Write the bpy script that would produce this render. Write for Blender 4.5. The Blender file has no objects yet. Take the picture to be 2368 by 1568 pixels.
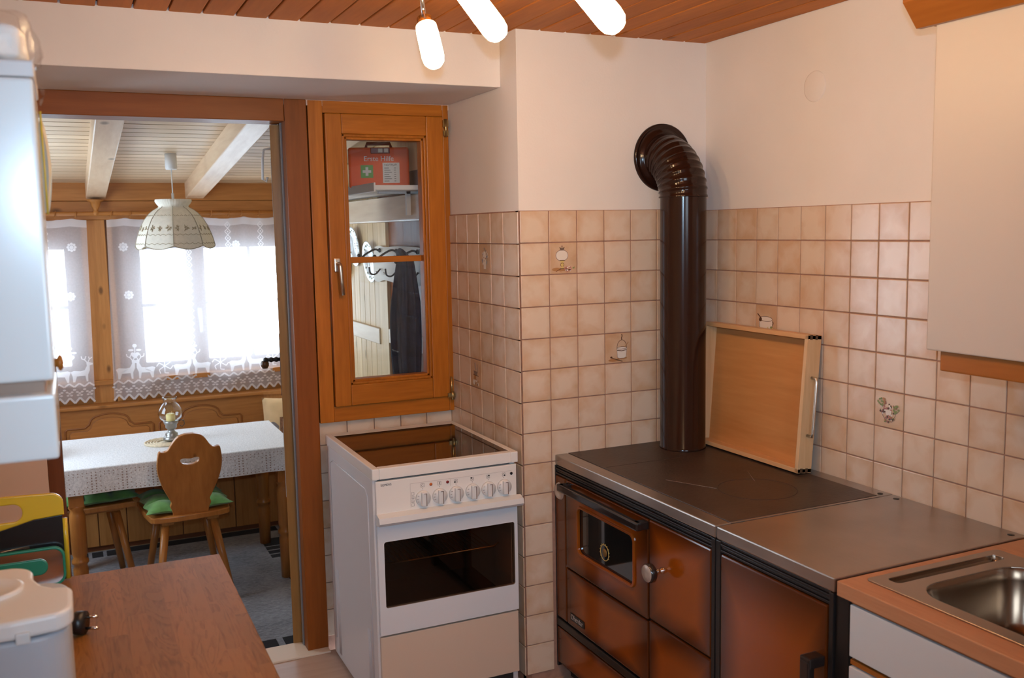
import bpy, bmesh, math, random
from mathutils import Matrix, Vector
R = math.radians
PI = math.pi
random.seed(7)
scene = bpy.context.scene
COL = scene.collection

# ------------------------------------------------------------------ camera
cam_d = bpy.data.cameras.new('camera')
cam_d.sensor_fit = 'HORIZONTAL'
cam_d.sensor_width = 36.0
cam_d.lens = 36.0 * 2212.2752 / 2368.0
cam_d.clip_start = 0.02
cam_d.dof.use_dof = True
cam_d.dof.focus_distance = 3.4
cam_d.dof.aperture_fstop = 5.6
cam = bpy.data.objects.new('camera', cam_d)
COL.objects.link(cam)
YAW, PITCH, ROLL = 0.4344, -0.1149, -0.0186
CAM = Vector((-2.2324, -3.0317, 1.6338))
fwd = Vector((math.sin(YAW) * math.cos(PITCH), math.cos(YAW) * math.cos(PITCH), math.sin(PITCH)))
rgt = Vector((math.cos(YAW), -math.sin(YAW), 0))
upv = rgt.cross(fwd)
r2 = rgt * math.cos(ROLL) + upv * math.sin(ROLL)
u2 = upv * math.cos(ROLL) - rgt * math.sin(ROLL)
mc = Matrix((r2, u2, -fwd)).transposed().to_4x4()
mc.translation = CAM
cam.matrix_world = mc
scene.camera = cam

# ------------------------------------------------------------------ world, daylight, flash, exposure
W = bpy.data.worlds.new('overcast_sky')
scene.world = W
W.use_nodes = True
bg = W.node_tree.nodes['Background']
bg.inputs['Color'].default_value = (0.70, 0.85, 1.0, 1)
bg.inputs['Strength'].default_value = 6.8


def light(name, kind, loc, energy, color, rot=(0, 0, 0), **kw):
    d = bpy.data.lights.new(name, kind)
    d.energy = energy
    d.color = color
    for k, v in kw.items():
        setattr(d, k, v)
    o = bpy.data.objects.new(name, d)
    COL.objects.link(o)
    o.location = loc
    o.rotation_euler = rot
    return o


def portal(name, loc, rot, sx, sy):
    o = light(name, 'AREA', loc, 1, (1, 1, 1), rot, shape='RECTANGLE', size=sx, size_y=sy)
    o.data.cycles.is_portal = True
    return o


# openings that let the sky in: kitchen window behind the photographer, dining windows in the far wall
portal('daylight_kitchen_window', (-1.5, -4.25, 1.6), (R(90), 0, 0), 1.0, 0.9)
portal('daylight_dining_window', (-1.4, 3.66, 1.21), (R(-90), 0, 0), 1.1, 1.0)
portal('daylight_dining_window', (-2.5, 3.66, 1.21), (R(-90), 0, 0), 0.75, 1.0)
portal('daylight_dining_side_window', (-3.14, 2.1, 1.25), (0, R(-90), 0), 1.0, 1.3)
# the photographer's own flash, just above the lens
flash = light('camera_flash', 'SPOT', (-2.225, -3.03, 1.745), 62.0, (0.50, 0.75, 1.0), shadow_soft_size=0.02, spot_size=R(82), spot_blend=1.0)
flash.rotation_euler = (mc.to_3x3() @ Matrix.Rotation(R(2), 3, 'X')).to_euler()

vs = scene.view_settings
vs.view_transform = 'Standard'
vs.look = 'None'
vs.gamma = 1.0
vs.use_curve_mapping = False
vs.exposure = 0.68
scene.cycles.use_denoising = True
scene.cycles.max_bounces = 8
scene.cycles.transparent_max_bounces = 16
scene.cycles.sample_clamp_indirect = 6.0
scene.cycles.caustics_reflective = False
scene.cycles.caustics_refractive = False

# ------------------------------------------------------------------ mesh helpers


class MB:
    """collects shapes into one mesh"""

    def __init__(s):
        s.bm = bmesh.new()

    def _add(s, t, mi=0, smooth=False, m=None):
        for f in t.faces:
            f.material_index = mi
            f.smooth = smooth
        me = bpy.data.meshes.new('t')
        if m is not None:
            bmesh.ops.transform(t, matrix=m, verts=t.verts)
        bmesh.ops.recalc_face_normals(t, faces=t.faces)
        t.to_mesh(me)
        t.free()
        s.bm.from_mesh(me)
        bpy.data.meshes.remove(me)
        return s

    def box(s, x0, x1, y0, y1, z0, z1, b=0, mi=0, m=None, seg=2):
        t = bmesh.new()
        bmesh.ops.create_cube(t, size=1, matrix=Matrix.Translation(((x0 + x1) / 2, (y0 + y1) / 2, (z0 + z1) / 2)) @ Matrix.Diagonal((abs(x1 - x0), abs(y1 - y0), abs(z1 - z0), 1)))
        if b:
            bmesh.ops.bevel(t, geom=t.edges[:], offset=b, segments=seg, affect='EDGES', profile=0.6)
        return s._add(t, mi, False, m)

    def cyl(s, p0, p1, r0, r1=None, seg=20, mi=0, smooth=True, m=None, cap=True):
        r1 = r0 if r1 is None else r1
        p0, p1 = Vector(p0), Vector(p1)
        d = p1 - p0
        q = d.to_track_quat('Z', 'Y').to_matrix().to_4x4()
        q.translation = p0
        t = bmesh.new()
        a = [t.verts.new(q @ Vector((r0 * math.cos(2 * PI * i / seg), r0 * math.sin(2 * PI * i / seg), 0))) for i in range(seg)]
        b = [t.verts.new(q @ Vector((r1 * math.cos(2 * PI * i / seg), r1 * math.sin(2 * PI * i / seg), d.length))) for i in range(seg)]
        for i in range(seg):
            t.faces.new((a[i], a[(i + 1) % seg], b[(i + 1) % seg], b[i]))
        fl = []
        if cap:
            fl = [t.faces.new(a[::-1]), t.faces.new(b)]
        s._add(t, mi, smooth, m)
        return s

    def lathe(s, prof, o=(0, 0, 0), axis=(0, 0, 1), seg=32, mi=0, smooth=True, m=None, f=None):
        q = Vector(axis).to_track_quat('Z', 'Y').to_matrix().to_4x4()
        q.translation = Vector(o)
        t = bmesh.new()
        rings = []
        for k, (r, z) in enumerate(prof):
            if r < 1e-6:
                rings.append([t.verts.new(q @ Vector((0, 0, z)))])
                continue
            ring = []
            for i in range(seg):
                a = 2 * PI * i / seg
                rr, zz = (r, z) if f is None else f(r, z, a, k)
                ring.append(t.verts.new(q @ Vector((rr * math.cos(a), rr * math.sin(a), zz))))
            rings.append(ring)
        for a, b in zip(rings, rings[1:]):
            for i in range(seg):
                j = (i + 1) % seg
                if len(a) == 1 and len(b) == 1:
                    continue
                if len(a) == 1:
                    t.faces.new((a[0], b[j], b[i]))
                elif len(b) == 1:
                    t.faces.new((a[i], a[j], b[0]))
                else:
                    t.faces.new((a[i], a[j], b[j], b[i]))
        return s._add(t, mi, smooth, m)

    def tube(s, pts, r, seg=8, mi=0, closed=False, m=None, cap=True):
        pts = [Vector(p) for p in pts]
        n = len(pts)
        rad = r if isinstance(r, (list, tuple)) else [r] * n
        t = bmesh.new()
        rings = []
        ref = None
        for i, p in enumerate(pts):
            if closed:
                d = pts[(i + 1) % n] - pts[i - 1]
            else:
                d = pts[min(i + 1, n - 1)] - pts[max(i - 1, 0)]
            d.normalize()
            if ref is None:
                ref = Vector((0, 0, 1)) if abs(d.z) < 0.9 else Vector((1, 0, 0))
            u = d.cross(ref)
            if u.length < 1e-6:
                u = d.orthogonal()
            u.normalize()
            v = u.cross(d).normalized()
            ref = v
            rings.append([t.verts.new(p + (u * math.cos(2 * PI * k / seg) + v * math.sin(2 * PI * k / seg)) * rad[i]) for k in range(seg)])
        for i in range(n if closed else n - 1):
            a, b = rings[i], rings[(i + 1) % n]
            for k in range(seg):
                t.faces.new((a[k], a[(k + 1) % seg], b[(k + 1) % seg], b[k]))
        if cap and not closed:
            t.faces.new(rings[0][::-1])
            t.faces.new(rings[-1])
        return s._add(t, mi, True, m)

    def ball(s, c, r, sc=(1, 1, 1), mi=0, seg=16, m=None):
        t = bmesh.new()
        bmesh.ops.create_uvsphere(t, u_segments=seg, v_segments=max(6, seg // 2), radius=r, matrix=Matrix.Translation(c) @ Matrix.Diagonal((*sc, 1)))
        return s._add(t, mi, True, m)

    def prism(s, poly, to3, depth, mi=0, m=None, smooth=False):
        """poly in 2D, to3(u, v, w) maps to 3D, w from 0 to depth"""
        t = bmesh.new()
        a = [t.verts.new(to3(u, v, 0)) for u, v in poly]
        b = [t.verts.new(to3(u, v, depth)) for u, v in poly]
        n = len(poly)
        t.faces.new(a[::-1])
        t.faces.new(b)
        for i in range(n):
            t.faces.new((a[i], a[(i + 1) % n], b[(i + 1) % n], b[i]))
        return s._add(t, mi, smooth, m)

    def poly(s, pts, mi=0, m=None):
        t = bmesh.new()
        t.faces.new([t.verts.new(p) for p in pts])
        return s._add(t, mi, False, m)

    def grid(s, nu, nv, fn, mi=0, smooth=True, m=None, wrap=False):
        t = bmesh.new()
        g = [[t.verts.new(fn(i / nu, j / nv)) for j in range(nv + 1)] for i in range(nu + (0 if wrap else 1))]
        for i in range(nu):
            for j in range(nv):
                a, b = g[i], g[(i + 1) % len(g)]
                t.faces.new((a[j], b[j], b[j + 1], a[j + 1]))
        return s._add(t, mi, smooth, m)

    def shape(s, outer, holes, depth, bevel=0, mi=0, m=None, smooth=False):
        """flat outline with holes in the XY plane, thick along Z (centred), via a 2D curve"""
        cu = bpy.data.curves.new('c', 'CURVE')
        cu.dimensions = '2D'
        cu.fill_mode = 'BOTH'
        cu.extrude = max(depth / 2 - bevel, 0.0001)
        cu.bevel_depth = bevel
        cu.bevel_resolution = 2
        cu.offset = -bevel
        for loop in [outer] + list(holes):
            sp = cu.splines.new('POLY')
            sp.points.add(len(loop) - 1)
            for p, (x, y) in zip(sp.points, loop):
                p.co = (x, y, 0, 1)
            sp.use_cyclic_u = True
        ob = bpy.data.objects.new('c', cu)
        COL.objects.link(ob)
        dg = bpy.context.evaluated_depsgraph_get()
        me = bpy.data.meshes.new_from_object(ob.evaluated_get(dg))
        bpy.data.objects.remove(ob)
        bpy.data.curves.remove(cu)
        t = bmesh.new()
        t.from_mesh(me)
        bpy.data.meshes.remove(me)
        bmesh.ops.remove_doubles(t, verts=t.verts, dist=1e-5)
        return s._add(t, mi, smooth, m)

    def text(s, body, size, m, depth=0.0004, mi=0, align='LEFT', width=1.0):
        cu = bpy.data.curves.new('t', 'FONT')
        cu.body = body
        cu.size = size
        cu.extrude = depth
        cu.align_x = align
        ob = bpy.data.objects.new('t', cu)
        COL.objects.link(ob)
        dg = bpy.context.evaluated_depsgraph_get()
        me = bpy.data.meshes.new_from_object(ob.evaluated_get(dg))
        bpy.data.objects.remove(ob)
        bpy.data.curves.remove(cu)
        t = bmesh.new()
        t.from_mesh(me)
        bpy.data.meshes.remove(me)
        return s._add(t, mi, False, m @ Matrix.Diagonal((width, 1, 1, 1)))

    def mesh(s, name):
        me = bpy.data.meshes.new(name)
        s.bm.to_mesh(me)
        s.bm.free()
        return me


WM = {}


def put(o, parent=None, label=None, cat=None, group=None, kind=None):
    if parent is not None:
        o.parent = parent
    if label:
        o['label'] = label
    if cat:
        o['category'] = cat
    if group:
        o['group'] = group
    if kind:
        o['kind'] = kind
    return o


def obj(name, mb, mats, parent=None, label=None, cat=None, group=None, kind=None, local=False, origin=None):
    me = mb.mesh(name)
    for mt in (mats if isinstance(mats, (list, tuple)) else [mats]):
        me.materials.append(mt)
    o = bpy.data.objects.new(name, me)
    COL.objects.link(o)
    if parent is not None:
        pm = WM.get(parent.name, Matrix())
        if not local:
            me.transform(pm.inverted())
        WM[o.name] = pm.copy()
    elif origin is not None:
        me.transform(Matrix.Translation(-Vector(origin)))
        o.location = origin
        WM[o.name] = Matrix.Translation(origin)
    else:
        WM[o.name] = Matrix()
    return put(o, parent, label, cat, group, kind)


def thing(name, label, cat, loc=(0, 0, 0), rotz=0, group=None, kind=None):
    o = bpy.data.objects.new(name, None)
    o.empty_display_size = 0.1
    COL.objects.link(o)
    o.location = loc
    o.rotation_euler = (0, 0, rotz)
    WM[o.name] = Matrix.Translation(loc) @ Matrix.Rotation(rotz, 4, 'Z')
    return put(o, None, label, cat, group, kind)


def letters(body, size, m, parent, mat, depth=0.0004, width=1.0, name='letter'):
    """raised lettering, one object for each letter"""
    mb = MB().text(body, size, Matrix(), depth, width=width)
    bm = mb.bm
    seen, isl = set(), []
    for v in bm.verts:
        if v in seen:
            continue
        st_, grp = [v], []
        seen.add(v)
        while st_:
            q = st_.pop()
            grp.append(q)
            for e in q.link_edges:
                o_ = e.other_vert(q)
                if o_ not in seen:
                    seen.add(o_)
                    st_.append(o_)
        xs = [q.co.x for q in grp]
        isl.append([min(xs), max(xs), set(grp)])
    isl.sort(key=lambda i: i[0])
    out_ = []
    for a in isl:
        if out_ and a[0] < out_[-1][1] - 0.2 * (a[1] - a[0]):
            out_[-1][1] = max(out_[-1][1], a[1])
            out_[-1][2] |= a[2]
        else:
            out_.append(a)
    for a0, a1, grp in out_:
        one = MB()
        t = bmesh.new()
        vm = {v: t.verts.new(v.co) for v in grp}
        for f in bm.faces:
            if f.verts[0] in grp:
                t.faces.new([vm[v] for v in f.verts])
        one._add(t, 0, False, m)
        obj(name, one, mat, parent)
    bm.free()


def rrect(x0, x1, y0, y1, r, n=6):
    out = []
    for cx, cy, a0 in ((x1 - r, y1 - r, 0), (x0 + r, y1 - r, 90), (x0 + r, y0 + r, 180), (x1 - r, y0 + r, 270)):
        for i in range(n + 1):
            a = R(a0 + 90 * i / n)
            out.append((cx + r * math.cos(a), cy + r * math.sin(a)))
    return out


def ell(cx, cy, rx, ry, n=24, a0=0, a1=360):
    k = n if a1 - a0 >= 360 else n + 1
    return [(cx + rx * math.cos(R(a0 + (a1 - a0) * i / n)), cy + ry * math.sin(R(a0 + (a1 - a0) * i / n))) for i in range(k)]


def catmull(pts, n=6, closed=False):
    out = []
    m = len(pts)
    rng = range(m) if closed else range(m - 1)
    for i in rng:
        if closed:
            p0, p1, p2, p3 = (Vector(pts[(i + k) % m]) for k in (-1, 0, 1, 2))
        else:
            p0, p1, p2, p3 = (Vector(pts[min(max(i + k, 0), m - 1)]) for k in (-1, 0, 1, 2))
        for j in range(n):
            t = j / n
            out.append(tuple(0.5 * ((2 * p1) + (p2 - p0) * t + (2 * p0 - 5 * p1 + 4 * p2 - p3) * t * t + (3 * p1 - p0 - 3 * p2 + p3) * t ** 3)))
    if not closed:
        out.append(tuple(pts[-1]))
    return out


# ------------------------------------------------------------------ materials


def newmat(name):
    m = bpy.data.materials.new(name)
    m.use_nodes = True
    nt = m.node_tree
    return m, nt, nt.nodes['Principled BSDF'], nt.nodes['Material Output']


def nd(nt, typ, **kw):
    n = nt.nodes.new(typ)
    for k, v in kw.items():
        if k.startswith('i_'):
            n.inputs[k[2:].replace('_', ' ')].default_value = v
        else:
            setattr(n, k, v)
    return n


def c4(c):
    return (*c, 1.0)


def ramp(nt, src, stops):
    n = nt.nodes.new('ShaderNodeValToRGB')
    e = n.color_ramp.elements
    while len(e) < len(stops):
        e.new(0.5)
    for el, (p, c) in zip(e, stops):
        el.position = p
        el.color = c4(c) if not isinstance(c, (int, float)) else (c, c, c, 1)
    nt.links.new(src, n.inputs[0])
    return n


def mixc(nt, a, b, fac, mode='MIX'):
    n = nt.nodes.new('ShaderNodeMix')
    n.data_type = 'RGBA'
    n.blend_type = mode
    for sock, v in ((n.inputs[0], fac), (n.inputs[6], a), (n.inputs[7], b)):
        if hasattr(v, 'is_output') or isinstance(v, bpy.types.NodeSocket):
            nt.links.new(v, sock)
        elif isinstance(v, (int, float)):
            sock.default_value = v
        else:
            sock.default_value = c4(v)
    return n.outputs[2]


def math_n(nt, op, a, b=None, c=None):
    n = nt.nodes.new('ShaderNodeMath')
    n.operation = op
    for i, v in enumerate((a, b, c)):
        if v is None:
            continue
        if isinstance(v, bpy.types.NodeSocket):
            nt.links.new(v, n.inputs[i])
        else:
            n.inputs[i].default_value = v
    return n.outputs[0]


def bump(nt, bs, h, strength=0.2, dist=0.01):
    n = nt.nodes.new('ShaderNodeBump')
    n.inputs['Strength'].default_value = strength
    n.inputs['Distance'].default_value = dist
    nt.links.new(h, n.inputs['Height'])
    nt.links.new(n.outputs[0], bs.inputs['Normal'])


def M(name, col, rough=0.5, metal=0.0, spec=0.5, coat=0.0, var=0.0, vscale=20.0, bmp=0.0, bscale=200.0, sheen=0.0):
    m, nt, bs, out = newmat(name)
    bs.inputs['Base Color'].default_value = c4(col)
    bs.inputs['Roughness'].default_value = rough
    bs.inputs['Metallic'].default_value = metal
    bs.inputs['Specular IOR Level'].default_value = spec
    bs.inputs['Coat Weight'].default_value = coat
    bs.inputs['Coat Roughness'].default_value = 0.06
    if sheen:
        bs.inputs['Sheen Weight'].default_value = sheen
    if var or bmp:
        tc = nd(nt, 'ShaderNodeTexCoord')
    if var:
        n = nd(nt, 'ShaderNodeTexNoise', i_Scale=vscale, i_Detail=4.0)
        nt.links.new(tc.outputs['Object'], n.inputs['Vector'])
        r = ramp(nt, n.outputs['Fac'], [(0.3, tuple(c * (1 - var) for c in col)), (0.7, tuple(min(1, c * (1 + var)) for c in col))])
        nt.links.new(r.outputs[0], bs.inputs['Base Color'])
    if bmp:
        n = nd(nt, 'ShaderNodeTexNoise', i_Scale=bscale, i_Detail=3.0)
        nt.links.new(tc.outputs['Object'], n.inputs['Vector'])
        bump(nt, bs, n.outputs['Fac'], bmp)
    return m


def objcoord(nt, spread=17.0):
    """object coordinates shifted by a per-object random amount"""
    tc = nd(nt, 'ShaderNodeTexCoord')
    oi = nd(nt, 'ShaderNodeObjectInfo')
    v = nt.nodes.new('ShaderNodeVectorMath')
    v.operation = 'SCALE'
    v.inputs[0].default_value = (1.0, 0.7, 1.3)
    nt.links.new(math_n(nt, 'MULTIPLY', oi.outputs['Random'], spread), v.inputs['Scale'])
    a = nt.nodes.new('ShaderNodeVectorMath')
    a.operation = 'ADD'
    nt.links.new(tc.outputs['Object'], a.inputs[0])
    nt.links.new(v.outputs[0], a.inputs[1])
    return a.outputs[0], oi.outputs['Random'], tc


def wood(name, dark, lightc, axis='z', scale=14.0, rough=0.45, coat=0.15, knots=0.5, contrast=1.0, kscale=4.0, rndv=0.18, spec=0.22):
    m, nt, bs, out = newmat(name)
    co, rnd, tc = objcoord(nt)
    mp = nd(nt, 'ShaderNodeMapping')
    st = {'x': (0.09, 1, 1), 'y': (1, 0.09, 1), 'z': (1, 1, 0.09)}[axis]
    mp.inputs['Scale'].default_value = st
    nt.links.new(co, mp.inputs['Vector'])
    n1 = nd(nt, 'ShaderNodeTexNoise', i_Scale=scale, i_Detail=5.0, i_Roughness=0.6, i_Distortion=0.8)
    nt.links.new(mp.outputs[0], n1.inputs['Vector'])
    n2 = nd(nt, 'ShaderNodeTexNoise', i_Scale=scale * 7, i_Detail=3.0)
    nt.links.new(mp.outputs[0], n2.inputs['Vector'])
    mix = math_n(nt, 'MULTIPLY_ADD', n2.outputs['Fac'], 0.35, math_n(nt, 'MULTIPLY', n1.outputs['Fac'], 0.65))
    r = ramp(nt, mix, [(0.5 - 0.16 / contrast, dark), (0.5 + 0.14 / contrast, lightc)])
    col = r.outputs[0]
    if knots:
        mk = nd(nt, 'ShaderNodeMapping')
        mk.inputs['Scale'].default_value = {'x': (0.5, 1, 1), 'y': (1, 0.5, 1), 'z': (1, 1, 0.5)}[axis]
        nt.links.new(co, mk.inputs['Vector'])
        v = nd(nt, 'ShaderNodeTexVoronoi', i_Scale=kscale, i_Randomness=1.0)
        nt.links.new(mk.outputs[0], v.inputs['Vector'])
        kr = ramp(nt, v.outputs['Distance'], [(0.035, 1.0), (0.085, 0.0)])
        col = mixc(nt, col, tuple(c * 0.28 for c in dark), math_n(nt, 'MULTIPLY', kr.outputs[0], knots))
    if rndv:
        hs = nt.nodes.new('ShaderNodeHueSaturation')
        nt.links.new(math_n(nt, 'MULTIPLY_ADD', rnd, rndv, 1 - rndv / 2), hs.inputs['Value'])
        nt.links.new(col, hs.inputs['Color'])
        col = hs.outputs[0]
    nt.links.new(col, bs.inputs['Base Color'])
    bs.inputs['Roughness'].default_value = rough
    bs.inputs['Specular IOR Level'].default_value = spec
    bs.inputs['Coat Weight'].default_value = coat * 0.6
    bs.inputs['Coat Roughness'].default_value = 0.25
    bump(nt, bs, mix, 0.12, 0.003)
    return m


def thin_glass(name, tint=(1, 1, 1), refl=1.0, rough=0.0):
    m, nt, bs, out = newmat(name)
    nt.nodes.remove(bs)
    t = nd(nt, 'ShaderNodeBsdfTransparent')
    t.inputs[0].default_value = c4(tint)
    g = nd(nt, 'ShaderNodeBsdfGlossy')
    g.inputs['Roughness'].default_value = rough
    fr = nd(nt, 'ShaderNodeFresnel')
    ge = nd(nt, 'ShaderNodeNewGeometry')
    nt.links.new(math_n(nt, 'MULTIPLY_ADD', ge.outputs['Backfacing'], 1 / 1.45 - 1.45, 1.45), fr.inputs[0])
    mx = nd(nt, 'ShaderNodeMixShader')
    nt.links.new(math_n(nt, 'MULTIPLY', fr.outputs[0], refl), mx.inputs[0])
    nt.links.new(t.outputs[0], mx.inputs[1])
    nt.links.new(g.outputs[0], mx.inputs[2])
    nt.links.new(mx.outputs[0], out.inputs[0])
    return m


def sheer(name, col, opacity, weave=0.0):
    m, nt, bs, out = newmat(name)
    nt.nodes.remove(bs)
    t = nd(nt, 'ShaderNodeBsdfTransparent')
    d = nd(nt, 'ShaderNodeBsdfDiffuse')
    d.inputs[0].default_value = c4(col)
    tr = nd(nt, 'ShaderNodeBsdfTranslucent')
    tr.inputs[0].default_value = c4(col)
    a = nd(nt, 'ShaderNodeMixShader')
    a.inputs[0].default_value = 0.5
    nt.links.new(d.outputs[0], a.inputs[1])
    nt.links.new(tr.outputs[0], a.inputs[2])
    b = nd(nt, 'ShaderNodeMixShader')
    b.inputs[0].default_value = opacity
    if weave:
        tc = nd(nt, 'ShaderNodeTexCoord')
        n = nd(nt, 'ShaderNodeTexNoise', i_Scale=90.0, i_Detail=2.0)
        nt.links.new(tc.outputs['Object'], n.inputs['Vector'])
        nt.links.new(math_n(nt, 'MULTIPLY_ADD', n.outputs['Fac'], weave, opacity - weave / 2), b.inputs[0])
    nt.links.new(t.outputs[0], b.inputs[1])
    nt.links.new(a.outputs[0], b.inputs[2])
    nt.links.new(b.outputs[0], out.inputs[0])
    return m


def emit(name, col, strength):
    m, nt, bs, out = newmat(name)
    bs.inputs['Base Color'].default_value = c4((0.9, 0.85, 0.75))
    bs.inputs['Emission Color'].default_value = c4(col)
    bs.inputs['Emission Strength'].default_value = strength
    return m


def edge_fac(nt, power=1.0, axes=(1, 2), lo=0.0, hi=0.25):
    """0 at the rim of a panel, 1 in its middle, from generated coordinates"""
    tc = nd(nt, 'ShaderNodeTexCoord')
    sp = nd(nt, 'ShaderNodeSeparateXYZ')
    nt.links.new(tc.outputs['Generated'], sp.inputs[0])
    fs = []
    for a in axes:
        g = sp.outputs[a]
        fs.append(math_n(nt, 'MINIMUM', g, math_n(nt, 'SUBTRACT', 1.0, g)))
    e = math_n(nt, 'MINIMUM', fs[0], fs[1])
    mr = nd(nt, 'ShaderNodeMapRange', interpolation_type='SMOOTHSTEP')
    mr.inputs[1].default_value = lo
    mr.inputs[2].default_value = hi
    nt.links.new(e, mr.inputs[0])
    return mr.outputs[0]


def tile_mat(name, base, edge, rough=0.22):
    m, nt, bs, out = newmat(name)
    co, rnd, tc = objcoord(nt, 40.0)
    e = edge_fac(nt, axes=(0, 2), lo=-0.05, hi=0.42)
    n = nd(nt, 'ShaderNodeTexNoise', i_Scale=16.0, i_Detail=4.0, i_Distortion=0.5)
    nt.links.new(co, n.inputs['Vector'])
    f = math_n(nt, 'ADD', math_n(nt, 'MULTIPLY', e, 0.55), math_n(nt, 'MULTIPLY_ADD', n.outputs['Fac'], 1.5, -0.42))
    f2 = math_n(nt, 'ADD', f, math_n(nt, 'MULTIPLY_ADD', rnd, 0.5, -0.2))
    r = ramp(nt, f2, [(0.1, edge), (0.85, base)])
    nt.links.new(r.outputs[0], bs.inputs['Base Color'])
    bs.inputs['Roughness'].default_value = rough
    n2 = nd(nt, 'ShaderNodeTexNoise', i_Scale=9.0, i_Detail=1.0)
    nt.links.new(co, n2.inputs['Vector'])
    bump(nt, bs, n2.outputs['Fac'], 0.15, 0.004)
    return m


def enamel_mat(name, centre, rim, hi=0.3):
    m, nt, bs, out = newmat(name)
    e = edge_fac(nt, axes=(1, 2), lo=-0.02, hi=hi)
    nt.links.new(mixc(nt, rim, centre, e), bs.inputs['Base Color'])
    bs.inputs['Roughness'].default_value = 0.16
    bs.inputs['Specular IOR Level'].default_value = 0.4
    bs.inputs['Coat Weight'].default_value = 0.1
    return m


def stave_mat(name):
    """oak butcher-block laminate: staves running away from the viewer"""
    m, nt, bs, out = newmat(name)
    tc = nd(nt, 'ShaderNodeTexCoord')
    mp = nd(nt, 'ShaderNodeMapping')
    mp.inputs['Rotation'].default_value = (0, 0, R(90))
    nt.links.new(tc.outputs['Object'], mp.inputs['Vector'])
    br = nd(nt, 'ShaderNodeTexBrick', offset=0.37, i_Scale=1.0)
    br.inputs['Color1'].default_value = (0.16, 0.16, 0.16, 1)
    br.inputs['Color2'].default_value = (0.9, 0.9, 0.9, 1)
    br.inputs['Mortar'].default_value = (0.3, 0.3, 0.3, 1)
    br.inputs['Mortar Size'].default_value = 0.0004
    br.inputs['Brick Width'].default_value = 0.27
    br.inputs['Row Height'].default_value = 0.043
    nt.links.new(mp.outputs[0], br.inputs['Vector'])
    shift = nt.nodes.new('ShaderNodeVectorMath')
    shift.operation = 'MULTIPLY_ADD'
    shift.inputs[1].default_value = (3.1, 7.7, 5.3)
    nt.links.new(br.outputs['Color'], shift.inputs[0])
    nt.links.new(tc.outputs['Object'], shift.inputs[2])
    m2 = nd(nt, 'ShaderNodeMapping')
    m2.inputs['Scale'].default_value = (1, 0.14, 1)
    nt.links.new(shift.outputs[0], m2.inputs['Vector'])
    n1 = nd(nt, 'ShaderNodeTexNoise', i_Scale=16.0, i_Detail=2.0, i_Distortion=1.0)
    nt.links.new(m2.outputs[0], n1.inputs['Vector'])
    rings = math_n(nt, 'FRACT', math_n(nt, 'MULTIPLY', n1.outputs['Fac'], 9.0))
    n2 = nd(nt, 'ShaderNodeTexNoise', i_Scale=160.0, i_Detail=2.0)
    nt.links.new(m2.outputs[0], n2.inputs['Vector'])
    g = math_n(nt, 'MULTIPLY_ADD', n2.outputs['Fac'], 0.7, math_n(nt, 'MULTIPLY', rings, 0.35))
    r = ramp(nt, g, [(0.18, (0.165, 0.066, 0.014)), (0.55, (0.275, 0.118, 0.030))])
    tone = mixc(nt, (0.78, 0.78, 0.78), (1.12, 1.08, 1.04), br.outputs['Color'])
    nt.links.new(mixc(nt, r.outputs[0], tone, 1.0, 'MULTIPLY'), bs.inputs['Base Color'])
    bs.inputs['Roughness'].default_value = 0.42
    bs.inputs['Specular IOR Level'].default_value = 0.2
    return m


def brushed(name, col, rough=0.34, axis='y'):
    m, nt, bs, out = newmat(name)
    tc = nd(nt, 'ShaderNodeTexCoord')
    mp = nd(nt, 'ShaderNodeMapping')
    mp.inputs['Scale'].default_value = {'x': (1.5, 220, 220), 'y': (220, 1.5, 220), 'z': (220, 220, 1.5)}[axis]
    nt.links.new(tc.outputs['Object'], mp.inputs['Vector'])
    n = nd(nt, 'ShaderNodeTexNoise', i_Scale=1.0, i_Detail=2.0)
    nt.links.new(mp.outputs[0], n.inputs['Vector'])
    nt.links.new(math_n(nt, 'MULTIPLY_ADD', n.outputs['Fac'], 0.16, rough - 0.08), bs.inputs['Roughness'])
    n2 = nd(nt, 'ShaderNodeTexNoise', i_Scale=6.0, i_Detail=3.0)
    nt.links.new(tc.outputs['Object'], n2.inputs['Vector'])
    r = ramp(nt, n2.outputs['Fac'], [(0.3, tuple(c * 0.85 for c in col)), (0.7, col)])
    nt.links.new(r.outputs[0], bs.inputs['Base Color'])
    bs.inputs['Metallic'].default_value = 1.0
    return m


def rug_mat(name, c1, c2):
    m, nt, bs, out = newmat(name)
    tc = nd(nt, 'ShaderNodeTexCoord')
    mp = nd(nt, 'ShaderNodeMapping')
    mp.inputs['Scale'].default_value = (45, 130, 40)
    nt.links.new(tc.outputs['Object'], mp.inputs['Vector'])
    n = nd(nt, 'ShaderNodeTexNoise', i_Scale=1.0, i_Detail=4.0, i_Roughness=0.7)
    nt.links.new(mp.outputs[0], n.inputs['Vector'])
    n2 = nd(nt, 'ShaderNodeTexNoise', i_Scale=3.0, i_Detail=2.0)
    nt.links.new(tc.outputs['Object'], n2.inputs['Vector'])
    f = math_n(nt, 'MULTIPLY_ADD', n2.outputs['Fac'], 0.5, math_n(nt, 'MULTIPLY', n.outputs['Fac'], 0.75))
    r = ramp(nt, f, [(0.42, c1), (0.8, c2)])
    nt.links.new(r.outputs[0], bs.inputs['Base Color'])
    bs.inputs['Roughness'].default_value = 0.95
    bump(nt, bs, n.outputs['Fac'], 0.5, 0.01)
    return m


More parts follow.
